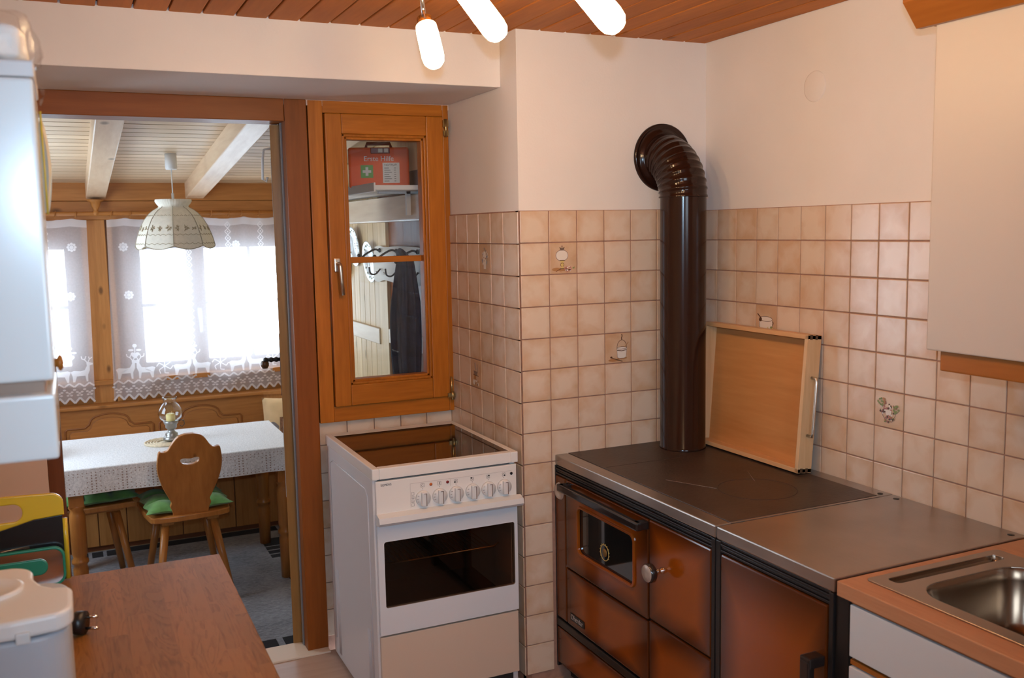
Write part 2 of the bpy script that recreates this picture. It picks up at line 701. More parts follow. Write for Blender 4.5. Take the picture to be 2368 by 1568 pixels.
def cloth_mat(name):
    m, nt, bs, out = newmat(name)
    tc = nd(nt, 'ShaderNodeTexCoord')
    n = nd(nt, 'ShaderNodeTexNoise', i_Scale=140.0, i_Detail=3.0)
    nt.links.new(tc.outputs['Object'], n.inputs['Vector'])
    r = ramp(nt, n.outputs['Fac'], [(0.35, (0.62, 0.62, 0.64)), (0.62, (0.84, 0.84, 0.86))])
    nt.links.new(r.outputs[0], bs.inputs['Base Color'])
    bs.inputs['Roughness'].default_value = 0.8
    bump(nt, bs, n.outputs['Fac'], 0.3, 0.003)
    return m


MT = dict(
    plaster=M('plaster', (0.78, 0.72, 0.68), 0.9, var=0.03, vscale=3, bmp=0.05, bscale=120),
    plaster_pink=M('plaster_pink', (0.72, 0.55, 0.46), 0.9),
    grout=M('grout', (0.36, 0.20, 0.145), 0.95, var=0.15, vscale=40),
    tile=tile_mat('ceramic_tile', (0.70, 0.56, 0.44), (0.60, 0.40, 0.26)),
    tile_decor=tile_mat('ceramic_tile_decor', (0.64, 0.47, 0.33), (0.55, 0.35, 0.21)),
    ink_brown=M('print_brown', (0.09, 0.035, 0.015), 0.4),
    ink_grey=M('print_grey', (0.22, 0.17, 0.15), 0.4),
    ink_white=M('print_white', (0.74, 0.68, 0.62), 0.35),
    ink_green=M('print_green', (0.20, 0.24, 0.07), 0.4),
    ink_pink=M('print_pink', (0.42, 0.16, 0.14), 0.4),
    ink_tan=M('print_tan', (0.40, 0.20, 0.08), 0.4),
    ink_yellow=M('print_yellow', (0.62, 0.48, 0.16), 0.4),
    ink_blue=M('print_blue', (0.22, 0.27, 0.36), 0.4),
    pine_ceiling=wood('pine_ceiling', (0.40, 0.118, 0.014), (0.54, 0.178, 0.028), 'y', 9, 0.55, 0.0, 0.7, kscale=5),
    groove=M('groove_shadow_wood', (0.16, 0.045, 0.010), 0.7),
    orange_z=wood('orange_wood_upright', (0.33, 0.095, 0.006), (0.50, 0.155, 0.014), 'z', 12, 0.4, 0.12, 0.5, kscale=4),
    orange_x=wood('orange_wood_rail', (0.33, 0.095, 0.006), (0.50, 0.155, 0.014), 'x', 12, 0.4, 0.12, 0.4, kscale=4),
    post_z=wood('door_post_wood', (0.20, 0.050, 0.005), (0.28, 0.078, 0.010), 'z', 10, 0.45, 0.08, 0.8, kscale=5),
    post_x=wood('door_lintel_wood', (0.24, 0.064, 0.008), (0.32, 0.092, 0.013), 'x', 10, 0.45, 0.08, 0.6, kscale=5),
    leaf_edge=wood('door_leaf_wood', (0.20, 0.10, 0.030), (0.30, 0.16, 0.05), 'z', 10, 0.5, 0.1, 0.6),
    pine_pale_x=wood('pale_pine_ceiling', (0.60, 0.43, 0.27), (0.74, 0.57, 0.38), 'x', 8, 0.5, 0.05, 0.5, kscale=5),
    pine_pale_z=wood('pale_pine_boards', (0.60, 0.40, 0.19), (0.78, 0.58, 0.33), 'z', 8, 0.5, 0.15, 0.5, kscale=5),
    pine_beam=wood('pale_pine_beam', (0.62, 0.42, 0.26), (0.78, 0.60, 0.42), 'y', 7, 0.4, 0.25, 0.8, kscale=4),
    dine_x=wood('dining_pine_horizontal', (0.34, 0.128, 0.030), (0.50, 0.205, 0.055), 'x', 10, 0.45, 0.1, 0.8, kscale=4),
    dine_z=wood('dining_pine_upright', (0.36, 0.140, 0.034), (0.54, 0.232, 0.066), 'z', 10, 0.45, 0.1, 0.8, kscale=5),
    win_brown=wood('window_frame_wood', (0.20, 0.085, 0.035), (0.30, 0.135, 0.06), 'z', 10, 0.5, 0.1, 0.2),
    moulding=M('panel_groove_wood', (0.28, 0.095, 0.02), 0.45),
    chair=wood('chair_wood', (0.32, 0.115, 0.026), (0.46, 0.185, 0.046), 'z', 9, 0.32, 0.35, 0.9, kscale=6),
    dark_wood=wood('dark_jamb_wood', (0.13, 0.04, 0.012), (0.20, 0.065, 0.02), 'z', 10, 0.4, 0.2, 0.3),
    cab_wood=wood('cabinet_trim_wood', (0.26, 0.080, 0.011), (0.36, 0.120, 0.019), 'y', 10, 0.35, 0.3, 0.1),
    birch=wood('birch_ply', (0.56, 0.24, 0.075), (0.70, 0.34, 0.125), 'y', 7, 0.4, 0.15, 0.15, kscale=5),
    beech=wood('beech_solid', (0.62, 0.38, 0.19), (0.74, 0.50, 0.28), 'z', 14, 0.4, 0.15, 0.1),
    beech_x=wood('beech_solid_long', (0.62, 0.34, 0.15), (0.74, 0.44, 0.22), 'y', 14, 0.4, 0.15, 0.1),
    dark_joint=M('dark_joint_wood', (0.09, 0.045, 0.02), 0.6),
    floor_k=wood('kitchen_floor', (0.36, 0.23, 0.17), (0.44, 0.30, 0.23), 'x', 6, 0.35, 0.1, 0.0),
    floor_d=wood('dining_floor_wood', (0.28, 0.16, 0.07), (0.38, 0.23, 0.11), 'x', 8, 0.4, 0.1, 0.4),
    threshold=M('threshold', (0.72, 0.60, 0.48), 0.5),
    oak=stave_mat('oak_butcher_block'),
    counter_pink=wood('beech_laminate', (0.44, 0.20, 0.10), (0.53, 0.26, 0.135), 'y', 24, 0.4, 0.1, 0.0),
    white_gloss=M('white_gloss_lacquer', (0.66, 0.69, 0.70), 0.2, coat=0.3),
    white_enamel=M('white_enamel', (0.80, 0.77, 0.74), 0.25, coat=0.3),
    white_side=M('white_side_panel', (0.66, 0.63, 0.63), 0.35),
    white_glass=M('white_oven_glass', (0.70, 0.72, 0.76), 0.12, coat=0.5),
    white_plastic=M('white_plastic', (0.70, 0.70, 0.70), 0.35),
    breadmaker=M('shaded_white_plastic', (0.43, 0.47, 0.53), 0.4),  # bread maker body: shade on the plastic is put into this grey
    cream_door=M('cream_laminate', (0.51, 0.445, 0.385), 0.4, bmp=0.03, bscale=300),
    grey_white=M('grey_white_laminate', (0.60, 0.63, 0.65), 0.4),
    black_glass=M('black_ceramic_glass', (0.010, 0.008, 0.007), 0.03, coat=0.3),
    drawer_enamel=M('beige_enamel', (0.66, 0.52, 0.41), 0.3, coat=0.2),
    oven_glass=thin_glass('oven_window_glass', (0.62, 0.54, 0.48), 1.0),
    cavity=M('oven_cavity', (0.035, 0.022, 0.016), 0.5),
    rack=M('oven_rack_wire', (0.62, 0.42, 0.20), 0.3, 1.0),
    ink=M('printed_black', (0.02, 0.02, 0.022), 0.5),
    ink_light=M('printed_grey_line', (0.42, 0.38, 0.36), 0.5),
    knob_line=M('knob_marker', (0.12, 0.055, 0.03), 0.5),
    lamp_orange=M('indicator_orange', (0.55, 0.12, 0.02), 0.25),
    lamp_red=M('indicator_red', (0.22, 0.01, 0.01), 0.25),
    lamp_dark=M('indicator_dark', (0.015, 0.02, 0.03), 0.25),
    gap=M('dark_gap', (0.02, 0.017, 0.015), 0.7),
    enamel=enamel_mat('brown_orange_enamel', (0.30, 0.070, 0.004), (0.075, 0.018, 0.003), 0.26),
    enamel_flat=M('brown_enamel', (0.28, 0.066, 0.005), 0.18, coat=0.1),
    enamel_dark=M('dark_brown_enamel', (0.12, 0.030, 0.005), 0.18, coat=0.1),
    black_metal=M('black_metal', (0.012, 0.010, 0.010), 0.35),
    black_matt=M('black_matt', (0.018, 0.016, 0.016), 0.6),
    bakelite=M('black_bakelite', (0.02, 0.014, 0.013), 0.22, coat=0.3),
    stove_glass=M('dark_stove_glass', (0.012, 0.013, 0.013), 0.04, coat=0.5),
    cast=M('cast_iron_plate', (0.050, 0.032, 0.024), 0.42, var=0.25, vscale=9, bmp=0.1, bscale=80),
    steel=brushed('brushed_steel', (0.52, 0.46, 0.42), 0.36, 'y'),
    steel_x=M('satin_steel_sink', (0.44, 0.36, 0.30), 0.30, 1.0),
    steel_bowl=M('satin_steel_bowl', (0.27, 0.20, 0.145), 0.22, 1.0),
    scratch=M('bare_scratch', (0.16, 0.11, 0.085), 0.5),
    chrome=M('chrome', (0.75, 0.73, 0.70), 0.12, 1.0),
    satin=M('satin_metal', (0.62, 0.55, 0.47), 0.3, 1.0),
    brass=M('old_brass', (0.42, 0.30, 0.13), 0.35, 1.0),
    aluminium=M('aluminium_disc', (0.60, 0.54, 0.50), 0.35, 0.6),
    pipe=M('brown_pipe_enamel', (0.022, 0.008, 0.005), 0.13, spec=0.35, coat=0.0),
    glass=thin_glass('window_glass', (0.98, 0.99, 0.99), 1.0),
    glass_clear=thin_glass('clear_glass', (0.96, 0.97, 0.97), 1.3),
    shade=emit('lit_glass_shade', (1.0, 0.68, 0.37), 55.0),
    sheer=sheer('sheer_curtain', (0.93, 0.93, 0.98), 0.46, 0.10),
    lace=sheer('lace_motif', (0.97, 0.97, 0.99), 0.85),
    hem=sheer('curtain_hem', (0.95, 0.95, 0.98), 0.72),
    cloth=cloth_mat('tablecloth_weave'),
    lace_hole=M('lace_hole', (0.36, 0.27, 0.24), 0.9),
    green=M('green_cotton', (0.12, 0.30, 0.075), 0.95, var=0.15, vscale=30, bmp=0.3, bscale=400, sheen=0.3),
    rug=rug_mat('rug_heather', (0.10, 0.10, 0.115), (0.40, 0.40, 0.43)),
    rug_black=M('rug_black', (0.018, 0.017, 0.02), 0.95, bmp=0.4, bscale=300),
    rug_grey=M('rug_stripe_grey', (0.26, 0.26, 0.28), 0.95),
    shade_cloth=M('lampshade_cloth', (0.80, 0.76, 0.66), 0.85, var=0.05, vscale=60),
    embroidery=M('shade_embroidery', (0.44, 0.36, 0.24), 0.9),
    piping=M('shade_piping', (0.40, 0.35, 0.27), 0.8),
    candle=M('candle_wax', (0.86, 0.70, 0.28), 0.5),
    pewter=M('pewter', (0.34, 0.34, 0.33), 0.35, 0.8),
    straw=M('straw', (0.74, 0.62, 0.44), 0.8, var=0.2, vscale=70),
    pillow=M('pillow_linen', (0.68, 0.46, 0.24), 0.9, var=0.1, vscale=12),
    pillow_print=M('pillow_print', (0.22, 0.10, 0.05), 0.9, var=0.5, vscale=50),
    pillow_grey=M('pillow_shadow_grey', (0.20, 0.17, 0.16), 0.9),
    red_box=M('first_aid_orange_red', (0.78, 0.10, 0.015), 0.45, spec=0.25),
    red_dark=M('first_aid_handle', (0.20, 0.035, 0.015), 0.4),
    sign_green=M('sign_green', (0.10, 0.32, 0.06), 0.5),
    paper=M('white_paper', (0.72, 0.72, 0.74), 0.7),
    porcelain=M('porcelain', (0.74, 0.76, 0.74), 0.12, coat=0.4),
    iron=M('wrought_iron', (0.02, 0.018, 0.02), 0.4),
    cream_board=wood('cream_painted_board', (0.66, 0.56, 0.44), (0.76, 0.67, 0.54), 'y', 8, 0.5, 0.1, 0.6),
    denim=M('dark_blue_fabric', (0.035, 0.045, 0.075), 0.9, var=0.35, vscale=14, bmp=0.3, bscale=60),
    grey_shelf=M('shelf_edge_white', (0.68, 0.66, 0.64), 0.4),
    yellow=M('yellow_plastic', (0.62, 0.44, 0.025), 0.25, coat=0.3),
    black_plastic=M('black_plastic', (0.012, 0.013, 0.015), 0.18, coat=0.3),
    green_rim=M('green_plastic', (0.01, 0.20, 0.12), 0.35),
    plug=M('black_rubber', (0.012, 0.010, 0.010), 0.35),
    foam=M('white_foam', (0.80, 0.80, 0.79), 0.7, var=0.1, vscale=25, bmp=0.6, bscale=35),
    film=thin_glass('clear_plastic_film', (0.97, 0.96, 0.95), 0.3, 0.12),
    bag=M('cream_bag', (0.62, 0.60, 0.50), 0.45),
    bag_yellow=M('yellow_edge', (0.50, 0.36, 0.04), 0.5),
)

UPX = Matrix.Rotation(R(90), 4, 'X')                       # (u, v) -> x, z ; thickness towards -y
SIDE = Matrix(((0, 0, -1, 0), (-1, 0, 0, 0), (0, 1, 0, 0), (0, 0, 0, 1)))   # (u, v) -> -y, z ; thickness towards -x
T = Matrix.Translation
P = 0.113
KF = -0.035      # kitchen floor
DF = -0.25       # dining room floor, one step down
XE = -0.791      # outer corner of the tiled wall
CEIL = 2.31


def dceil(y):
    return 1.958 + 0.097 * (3.5 - y)


# ================================================================== SETTING
obj('floor', MB().box(-2.7, 0.1, -4.3, 0.62, KF - 0.1, KF), MT['floor_k'], kind='structure', label='pale pinkish kitchen floor beside the white cooker')
obj('floor', MB().box(-3.2, -0.7, 0.74, 3.7, DF - 0.1, DF), MT['floor_d'], kind='structure', label='brown plank floor of the dining room under the rug')
obj('trim_1', MB().box(-2.34, -1.37, 0.60, 0.745, DF - 0.05, KF + 0.006, 0.004), MT['threshold'], kind='structure', label='pale door threshold between kitchen and dining room')

cl = obj('ceiling', MB().box(-2.7, 0.1, -4.3, 0.2, CEIL + 0.014, CEIL + 0.1), MT['groove'], kind='structure', label='kitchen ceiling of reddish pine boards')
bm_ = MB().box(-0.047, 0.047, -2.25, 2.25, 0, 0.016, 0.004)
board_me = bm_.mesh('board')
board_me.materials.append(MT['pine_ceiling'])
for i in range(27):
    o = bpy.data.objects.new('board', board_me)
    COL.objects.link(o)
    o.location = (-0.05 - 0.1 * i, -2.1, CEIL + random.uniform(-0.001, 0.001))
    o.parent = cl

# walls of the kitchen
wb = obj('wall_back', MB().box(XE, 0.12, 0, 0.70, KF, CEIL + 0.05), MT['plaster'], kind='structure', label='white plastered wall with tiled dado behind the stove pipe')
wr = obj('wall_right', MB().box(0, 0.12, -4.3, 0, KF, CEIL + 0.05), MT['plaster'], kind='structure', label='white plastered wall with tiled dado behind the wooden tray')
obj('wall_left', MB().box(-2.7, -2.58, -4.3, 0.64, KF, CEIL + 0.05), MT['plaster'], kind='structure')
wf = MB()
wf.box(-2.7, -2.0, -4.32, -4.2, KF, CEIL + 0.05).box(-1.0, 0.12, -4.32, -4.2, KF, CEIL + 0.05)
wf.box(-2.0, -1.0, -4.32, -4.2, KF, 1.15).box(-2.0, -1.0, -4.32, -4.2, 2.05, CEIL + 0.05)
obj('wall_front', wf, MT['plaster'], kind='structure')
wk = thing('window_4', 'kitchen window behind the photographer', None, (-1.5, -4.25, 1.15), kind='structure')
obj('frame', MB().box(-2.0, -1.94, -4.29, -4.23, 1.15, 2.05).box(-1.06, -1.0, -4.29, -4.23, 1.15, 2.05).box(-1.94, -1.06, -4.29, -4.23, 1.15, 1.21).box(-1.94, -1.06, -4.29, -4.23, 1.99, 2.05).box(-1.53, -1.47, -4.29, -4.23, 1.21, 1.99), MT['white_gloss'], wk)
for x0, x1 in ((-1.94, -1.53), (-1.47, -1.06)):
    obj('pane', MB().box(x0, x1, -4.262, -4.258, 1.21, 1.99), MT['glass'], wk)

hd = MB()
hd.box(-2.6, XE, 0.13, 0.64, 2.132, CEIL + 0.05, 0.004)
obj('wall_header', hd, MT['plaster'], kind='structure', label='plastered white lintel beam above the doorway and inner window')
hw = MB()
hw.box(-3.2, XE, 0.646, 0.76, 2.112, 2.5)
hw.box(-3.2, -2.335, 0.64, 0.76, DF, 2.112)
obj('wall_middle', hw, MT['plaster_pink'], kind='structure', label='pinkish wall between the kitchen and the dining room')

# wall below the inner window, tiled
ww = obj('wall_window', MB().box(-1.363, XE, 0.68, 0.76, DF, 0.885), MT['grout'], kind='structure', label='low tiled wall below the inner window behind the cooker')

# tiles --------------------------------------------------------------
tm = MB().box(-0.0548, 0.0548, -0.0065, 0.001, -0.0548, 0.0548, 0.0022)
tile_me = tm.mesh('tile')
tile_me.materials.append(MT['tile'])
tile_dec = tile_me.copy()
tile_dec.materials[0] = MT['tile_decor']


def tile(parent, loc, rz, sx=1.0, sz=1.0, dec=False):
    o = bpy.data.objects.new('tile', tile_dec if dec else tile_me)
    COL.objects.link(o)
    o.location = loc
    o.rotation_euler = (random.uniform(-0.004, 0.004), 0, rz + random.uniform(-0.004, 0.004))
    o.scale = (sx, 1, sz)
    o.parent = parent
    return o


INKS = ['ink_brown', 'ink_grey', 'ink_white', 'ink_green', 'ink_pink', 'ink_tan', 'ink_yellow', 'ink_blue']


class Ink:
    """flat print on a tile, in tile units: u, v from -1 to 1"""

    def __init__(s):
        s.mb = MB()
        s.h = 0

    def fill(s, pts, ink):
        s.h += 0.00004
        s.mb.poly([(u * 0.0548, -0.0066 - s.h, v * 0.0548) for u, v in pts], INKS.index(ink))
        return s

    def line(s, pts, w, ink):
        n = len(pts)
        lft, rgt_ = [], []
        for i in range(n):
            a, b = pts[max(i - 1, 0)], pts[min(i + 1, n - 1)]
            dx, dy = b[0] - a[0], b[1] - a[1]
            l = math.hypot(dx, dy) or 1
            nx, ny = -dy / l * w / 2, dx / l * w / 2
            lft.append((pts[i][0] + nx, pts[i][1] + ny))
            rgt_.append((pts[i][0] - nx, pts[i][1] - ny))
        s.h += 0.00004
        for i in range(n - 1):
            s.mb.poly([(u * 0.0548, -0.0066 - s.h, v * 0.0548) for u, v in (lft[i], lft[i + 1], rgt_[i + 1], rgt_[i])], INKS.index(ink))
        return s

    def dots(s, cx, cy, rx, ry, n, size, inks):
        for i in range(n):
            a, q = random.uniform(0, 2 * PI), math.sqrt(random.random())
            s.fill(ell(cx + rx * q * math.cos(a), cy + ry * q * math.sin(a), size, size, 6), random.choice(inks))
        return s

    def on(s, parent):
        me = s.mb.mesh('print')
        for k in INKS:
            me.materials.append(MT[k])
        o = bpy.data.objects.new('print', me)
        COL.objects.link(o)
        o.parent = parent
        return o


def pr_lamp():
    k = Ink()
    k.fill(ell(-0.5, -0.72, 0.35, 0.12, 14), 'ink_tan').fill(ell(0.0, -0.75, 0.5, 0.09, 14), 'ink_tan')
    k.fill(ell(-0.1, 0.18, 0.45, 0.36), 'ink_white').line(ell(-0.1, 0.18, 0.45, 0.36, 24, 0, 359), 0.035, 'ink_grey')
    k.fill([(-0.24, 0.5), (0.06, 0.5), (0.06, 0.68), (-0.24, 0.68)], 'ink_grey').line([(-0.26, 0.72), (-0.2, 0.6), (0.0, 0.6), (0.08, 0.72)], 0.06, 'ink_brown')
    k.line([(-0.09, 0.7), (-0.09, 0.82)], 0.06, 'ink_brown')
    k.fill([(-0.26, -0.14), (0.08, -0.14), (0.0, -0.3), (-0.18, -0.3)], 'ink_yellow').line([(-0.28, -0.14), (0.1, -0.14)], 0.05, 'ink_brown')
    k.fill(ell(-0.09, -0.42, 0.13, 0.11, 14), 'ink_yellow').line(ell(-0.09, -0.42, 0.13, 0.11, 14, 0, 359), 0.03, 'ink_brown')
    k.fill([(-0.15, -0.52), (-0.03, -0.52), (0.03, -0.68), (-0.21, -0.68)], 'ink_yellow').line([(-0.25, -0.68), (0.06, -0.68)], 0.05, 'ink_brown')
    k.line([(-0.55, -0.86), (-0.35, -0.74), (-0.2, -0.7)], 0.03, 'ink_brown').line([(-0.5, -0.74), (-0.1, -0.9)], 0.025, 'ink_tan')
    k.dots(0.33, -0.72, 0.27, 0.17, 36, 0.05, ['ink_pink', 'ink_brown', 'ink_white', 'ink_pink'])
    k.fill([(0.6, -0.66), (0.82, -0.56), (0.78, -0.7)], 'ink_green')
    return k


def pr_pot():
    k = Ink()
    k.fill(ell(-0.35, -0.8, 0.45, 0.1, 14), 'ink_tan').fill(ell(0.3, -0.7, 0.4, 0.08, 14), 'ink_tan')
    k.fill([(-0.12, 0.0), (0.66, 0.0), (0.6, -0.62), (0.45, -0.7), (0.05, -0.7), (-0.08, -0.62)], 'ink_white')
    k.fill(ell(0.27, 0.0, 0.39, 0.08, 18), 'ink_white').line(ell(0.27, 0.0, 0.39, 0.08, 18, 0, 359), 0.03, 'ink_brown')
    k.line([(-0.12, -0.14), (0.27, -0.2), (0.66, -0.14)], 0.05, 'ink_brown').line([(-0.12, 0.0), (-0.08, -0.62), (0.05, -0.7), (0.45, -0.7), (0.6, -0.62), (0.66, 0.0)], 0.025, 'ink_grey')
    k.line(ell(0.27, 0.02, 0.38, 0.52, 16, 0, 180), 0.035, 'ink_brown').line([(0.27, 0.54), (0.25, 0.7), (0.3, 0.8), (0.27, 0.95)], 0.07, 'ink_brown')
    k.line([(0.5, 0.03), (0.8, 0.38)], 0.06, 'ink_tan').line([(-0.6, -0.62), (0.32, -0.92)], 0.05, 'ink_brown').fill(ell(-0.56, -0.6, 0.09, 0.07, 12), 'ink_brown')
    return k


def pr_bowl():
    k = Ink()
    k.fill(ell(0.1, -0.7, 0.7, 0.12, 14), 'ink_tan')
    k.fill([(-0.66, 0.1), (0.62, 0.1), (0.62, -0.4), (0.35, -0.75), (-0.35, -0.75), (-0.62, -0.4)], 'ink_white')
    k.fill(ell(0, 0.12, 0.62, 0.16, 20), 'ink_white').line(ell(0, 0.12, 0.62, 0.16, 20, 0, 359), 0.03, 'ink_brown')
    k.line([(-0.66, 0.05), (-0.62, -0.4), (-0.35, -0.75), (0.3, -0.75)], 0.03, 'ink_brown').line([(0.64, 0.05), (0.62, -0.4)], 0.03, 'ink_brown')
    k.line([(-0.82, 0.42), (-0.4, 0.1)], 0.08, 'ink_brown').fill(ell(-0.52, 0.05, 0.14, 0.13, 12), 'ink_brown')
    k.line([(0.62, 0.0), (0.74, -0.08), (0.68, -0.25)], 0.05, 'ink_brown')
    k.dots(0.45, -0.62, 0.3, 0.25, 22, 0.08, ['ink_yellow', 'ink_yellow', 'ink_green', 'ink_white'])
    return k


def pr_basket():
    k = Ink()
    k.dots(-0.05, 0.05, 0.62, 0.42, 46, 0.065, ['ink_pink', 'ink_brown', 'ink_pink', 'ink_white'])
    k.dots(-0.45, 0.4, 0.3, 0.2, 14, 0.07, ['ink_green', 'ink_tan']).dots(0.55, 0.1, 0.22, 0.25, 10, 0.07, ['ink_green'])
    k.fill([(-0.2, 0.02), (0.25, -0.02), (0.18, -0.3), (-0.12, -0.3)], 'ink_white')
    k.dots(0.05, -0.5, 0.4, 0.2, 20, 0.06, ['ink_pink', 'ink_brown', 'ink_green', 'ink_tan'])
    k.line([(-0.55, 0.0), (-0.35, -0.35), (-0.1, -0.62), (0.3, -0.62), (0.55, -0.2)], 0.03, 'ink_brown')
    return k


def pr_jug():
    k = Ink()
    k.dots(0.0, 0.1, 0.55, 0.65, 60, 0.07, ['ink_blue', 'ink_grey', 'ink_blue', 'ink_white'])
    k.fill([(-0.1, 0.5), (0.25, 0.5), (0.35, 0.1), (0.3, -0.7), (-0.1, -0.7), (-0.18, 0.1)], 'ink_white')
    k.dots(0.1, 0.05, 0.2, 0.25, 10, 0.07, ['ink_tan', 'ink_white'])
    return k


def pr_mill():
    k = Ink()
    k.line([(-0.2, 0.75), (-0.05, 0.2)], 0.08, 'ink_grey').line([(0.3, 0.7), (0.35, 0.1)], 0.09, 'ink_grey').line([(0.0, 0.8), (0.1, 0.2)], 0.06, 'ink_blue')
    k.fill([(-0.4, 0.2), (0.35, 0.15), (0.2, -0.15), (-0.3, -0.1)], 'ink_grey')
    k.fill([(-0.35, -0.05), (0.05, -0.1), (0.0, -0.5), (-0.35, -0.45)], 'ink_tan').line([(-0.5, -0.1), (0.5, -0.15)], 0.05, 'ink_brown')
    k.fill(ell(-0.35, -0.65, 0.2, 0.2, 12), 'ink_white').dots(0.2, -0.65, 0.4, 0.25, 16, 0.07, ['ink_brown', 'ink_tan', 'ink_white'])
    return k


DECOR_A = {(1, 1): pr_lamp, (3, 4): pr_pot}
DECOR_R = {(3, 3): pr_bowl, (8, 5): pr_basket}
DECOR_B = {(2, 1): pr_jug, (3, 5): pr_mill}
ztop = 15 * P
# grout beds
obj('grout', MB().box(XE - 0.0035, 0, -0.0035, 0.02, KF, ztop).box(XE - 0.0035, XE + 0.02, -0.0035, 0.69, KF, ztop), MT['grout'], wb)
obj('grout', MB().box(-0.0035, 0.02, -2.3, -0.004, KF, ztop - 0.005), MT['grout'], wr)
for k in range(7):
    for r in range(15):
        if k > 0 and r > 8:
            continue
        z = ztop - (r + 0.5) * P
        d = DECOR_A.get((k, r))
        o = tile(wb, (XE + (k + 0.5) * P, -0.0005, z), 0, dec=bool(d))
        if d:
            d().on(o)
for k in range(6):
    for r in range(15):
        if k > 0 and r > 8:
            continue
        d = DECOR_B.get((k, r))
        o = tile(wb, (XE - 0.0005, 0.008 + (k + 0.5) * P if k else 0.0575, ztop - 0.003 - (r + 0.5) * P), R(-90), sx=1.0 if k else 1.10, dec=bool(d))
        if d:
            d().on(o)
for k in range(20):
    for r in range(8):
        d = DECOR_R.get((k, r))
        z = ztop - 0.005 - (r + 0.5) * P
        if k == 0:
            o = tile(wr, (-0.0005, -0.0415, z), R(-90), sx=0.72)
        else:
            o = tile(wr, (-0.0005, 0.031 - (k + 0.5) * P, z), R(-90), dec=bool(d))
        if d:
            d().on(o)
    o = tile(wr, (-0.0005, 0.031 - (k + 0.5) * P if k else -0.0415, ztop - 0.005 - 8.42 * P), R(-90), sx=1 if k else 0.72, sz=0.8)
for k in range(5):
    for r in range(8):
        if k > 0 and r > 1:
            continue
        z1 = 0.885 if r == 0 else 0.791 - (r - 1) * P
        z0 = 0.791 - r * P
        o = tile(ww, (-1.363 + (k + 0.5) * P, 0.6795, (z0 + z1) / 2), 0, sz=(z1 - z0 - 0.003) / 0.1096, dec=(k == 0 and r == 3))
        if k == 0 and r == 3:
            pr_mill().on(o)
# painted-over round flue cover in the plaster
obj('flue_cover', MB().lathe([(0, 0.004), (0.044, 0.004), (0.049, 0.002), (0.05, 0)], (0, -0.582, 2.072), (-1, 0, 0), 40), MT['plaster'], label='painted-over round flue cover in the white plaster wall', cat='cover')

# ================================================================== DOORWAY AND INNER WINDOW
d1 = thing('door_1', 'orange-brown wooden door frame with the door standing open', None, (-1.41, 0.70, KF), kind='structure')
obj('post', MB().box(-1.452, -1.368, 0.642, 0.775, KF, 2.133, 0.003), MT['post_z'], d1)
obj('post', MB().box(-2.335, -2.285, 0.642, 0.775, KF, 2.133, 0.003), MT['dark_wood'], d1)
obj('lintel', MB().box(-2.285, -1.453, 0.642, 0.775, 2.050, 2.133, 0.003), MT['post_x'], d1)
obj('seal', MB().box(-1.457, -1.452, 0.70, 0.72, KF, 2.05), M('seal_grey', (0.22, 0.20, 0.20), 0.6), d1)
ang = math.atan2(-1.486 + 2.2324, 0.73 + 3.0317)          # door swung open until it points straight away
dm = T((-1.460, 0.735, 0)) @ Matrix.Rotation(-ang - 0.004, 4, 'Z')
lf = obj('leaf', MB().box(-0.030, 0.012, 0, 0.80, KF + 0.005, 2.045, 0.002, m=dm), MT['leaf_edge'], d1)
hz = 1.045
hp = MB().box(-0.036, -0.030, 0.715, 0.755, hz - 0.17, hz + 0.12, 0.002, m=dm)
hp.cyl((-0.036, 0.735, hz), (-0.10, 0.735, hz), 0.0085, seg=12, m=dm).ball((-0.052, 0.735, hz), 0.012, m=dm).ball((-0.075, 0.735, hz), 0.012, m=dm).ball((-0.10, 0.735, hz), 0.012, m=dm)
obj('handle', hp, MT['iron'], lf)
obj('handle_knob', MB().lathe([(0, -0.035), (0.012, -0.034), (0.019, -0.02), (0.019, -0.008), (0.015, 0)], (0, 0, 0), seg=18, m=dm @ T((-0.105, 0.735, hz - 0.006))), M('brown_knob', (0.10, 0.045, 0.02), 0.3), lf)
obj('coat_hook', MB().tube([(-0.032, 0.40, 1.99), (-0.06, 0.40, 1.985), (-0.066, 0.40, 1.95), (-0.07, 0.40, 1.86), (-0.055, 0.40, 1.85), (-0.05, 0.40, 1.87)], 0.005, m=dm), MT['paper'], lf)
obj('notice_sheet', MB().box(-0.0325, -0.0302, 0.15, 0.36, 1.70, 1.93, m=dm), MT['paper'], lf)
obj('notice_sheet', MB().box(-0.0325, -0.0302, 0.12, 0.33, 0.55, 0.84, m=dm), MT['paper'], lf)

w1 = thing('window_1', 'orange wooden casement window between kitchen and dining room', None, (-1.08, 0.70, 0.885), kind='structure')
fr = [('frame', (-1.363, -1.306, 0.645, 0.74, 0.885, 2.132), 'orange_z'), ('frame', (-0.818, -0.793, 0.645, 0.74, 0.885, 2.132), 'orange_z'),
      ('frame', (-1.306, -0.818, 0.645, 0.74, 2.086, 2.132), 'orange_x'), ('frame', (-1.306, -0.818, 0.645, 0.74, 0.885, 0.946), 'orange_x')]
for n, b, m in fr:
    obj(n, MB().box(*b, 0.003), MT[m], w1)
obj('frame_gap', MB().box(-1.372, -1.362, 0.69, 0.73, KF, 2.112), MT['gap'], w1)
sash = [((-1.302, -1.238, 0.630, 0.70, 0.948, 2.084), 'orange_z'), ((-0.894, -0.822, 0.630, 0.70, 0.948, 2.084), 'orange_z'),
        ((-1.238, -0.894, 0.631, 0.70, 2.008, 2.084), 'orange_x'), ((-1.238, -0.894, 0.631, 0.70, 0.948, 1.030), 'orange_x')]
for b, m in sash:
    obj('sash', MB().box(*b, 0.004), MT[m], w1)
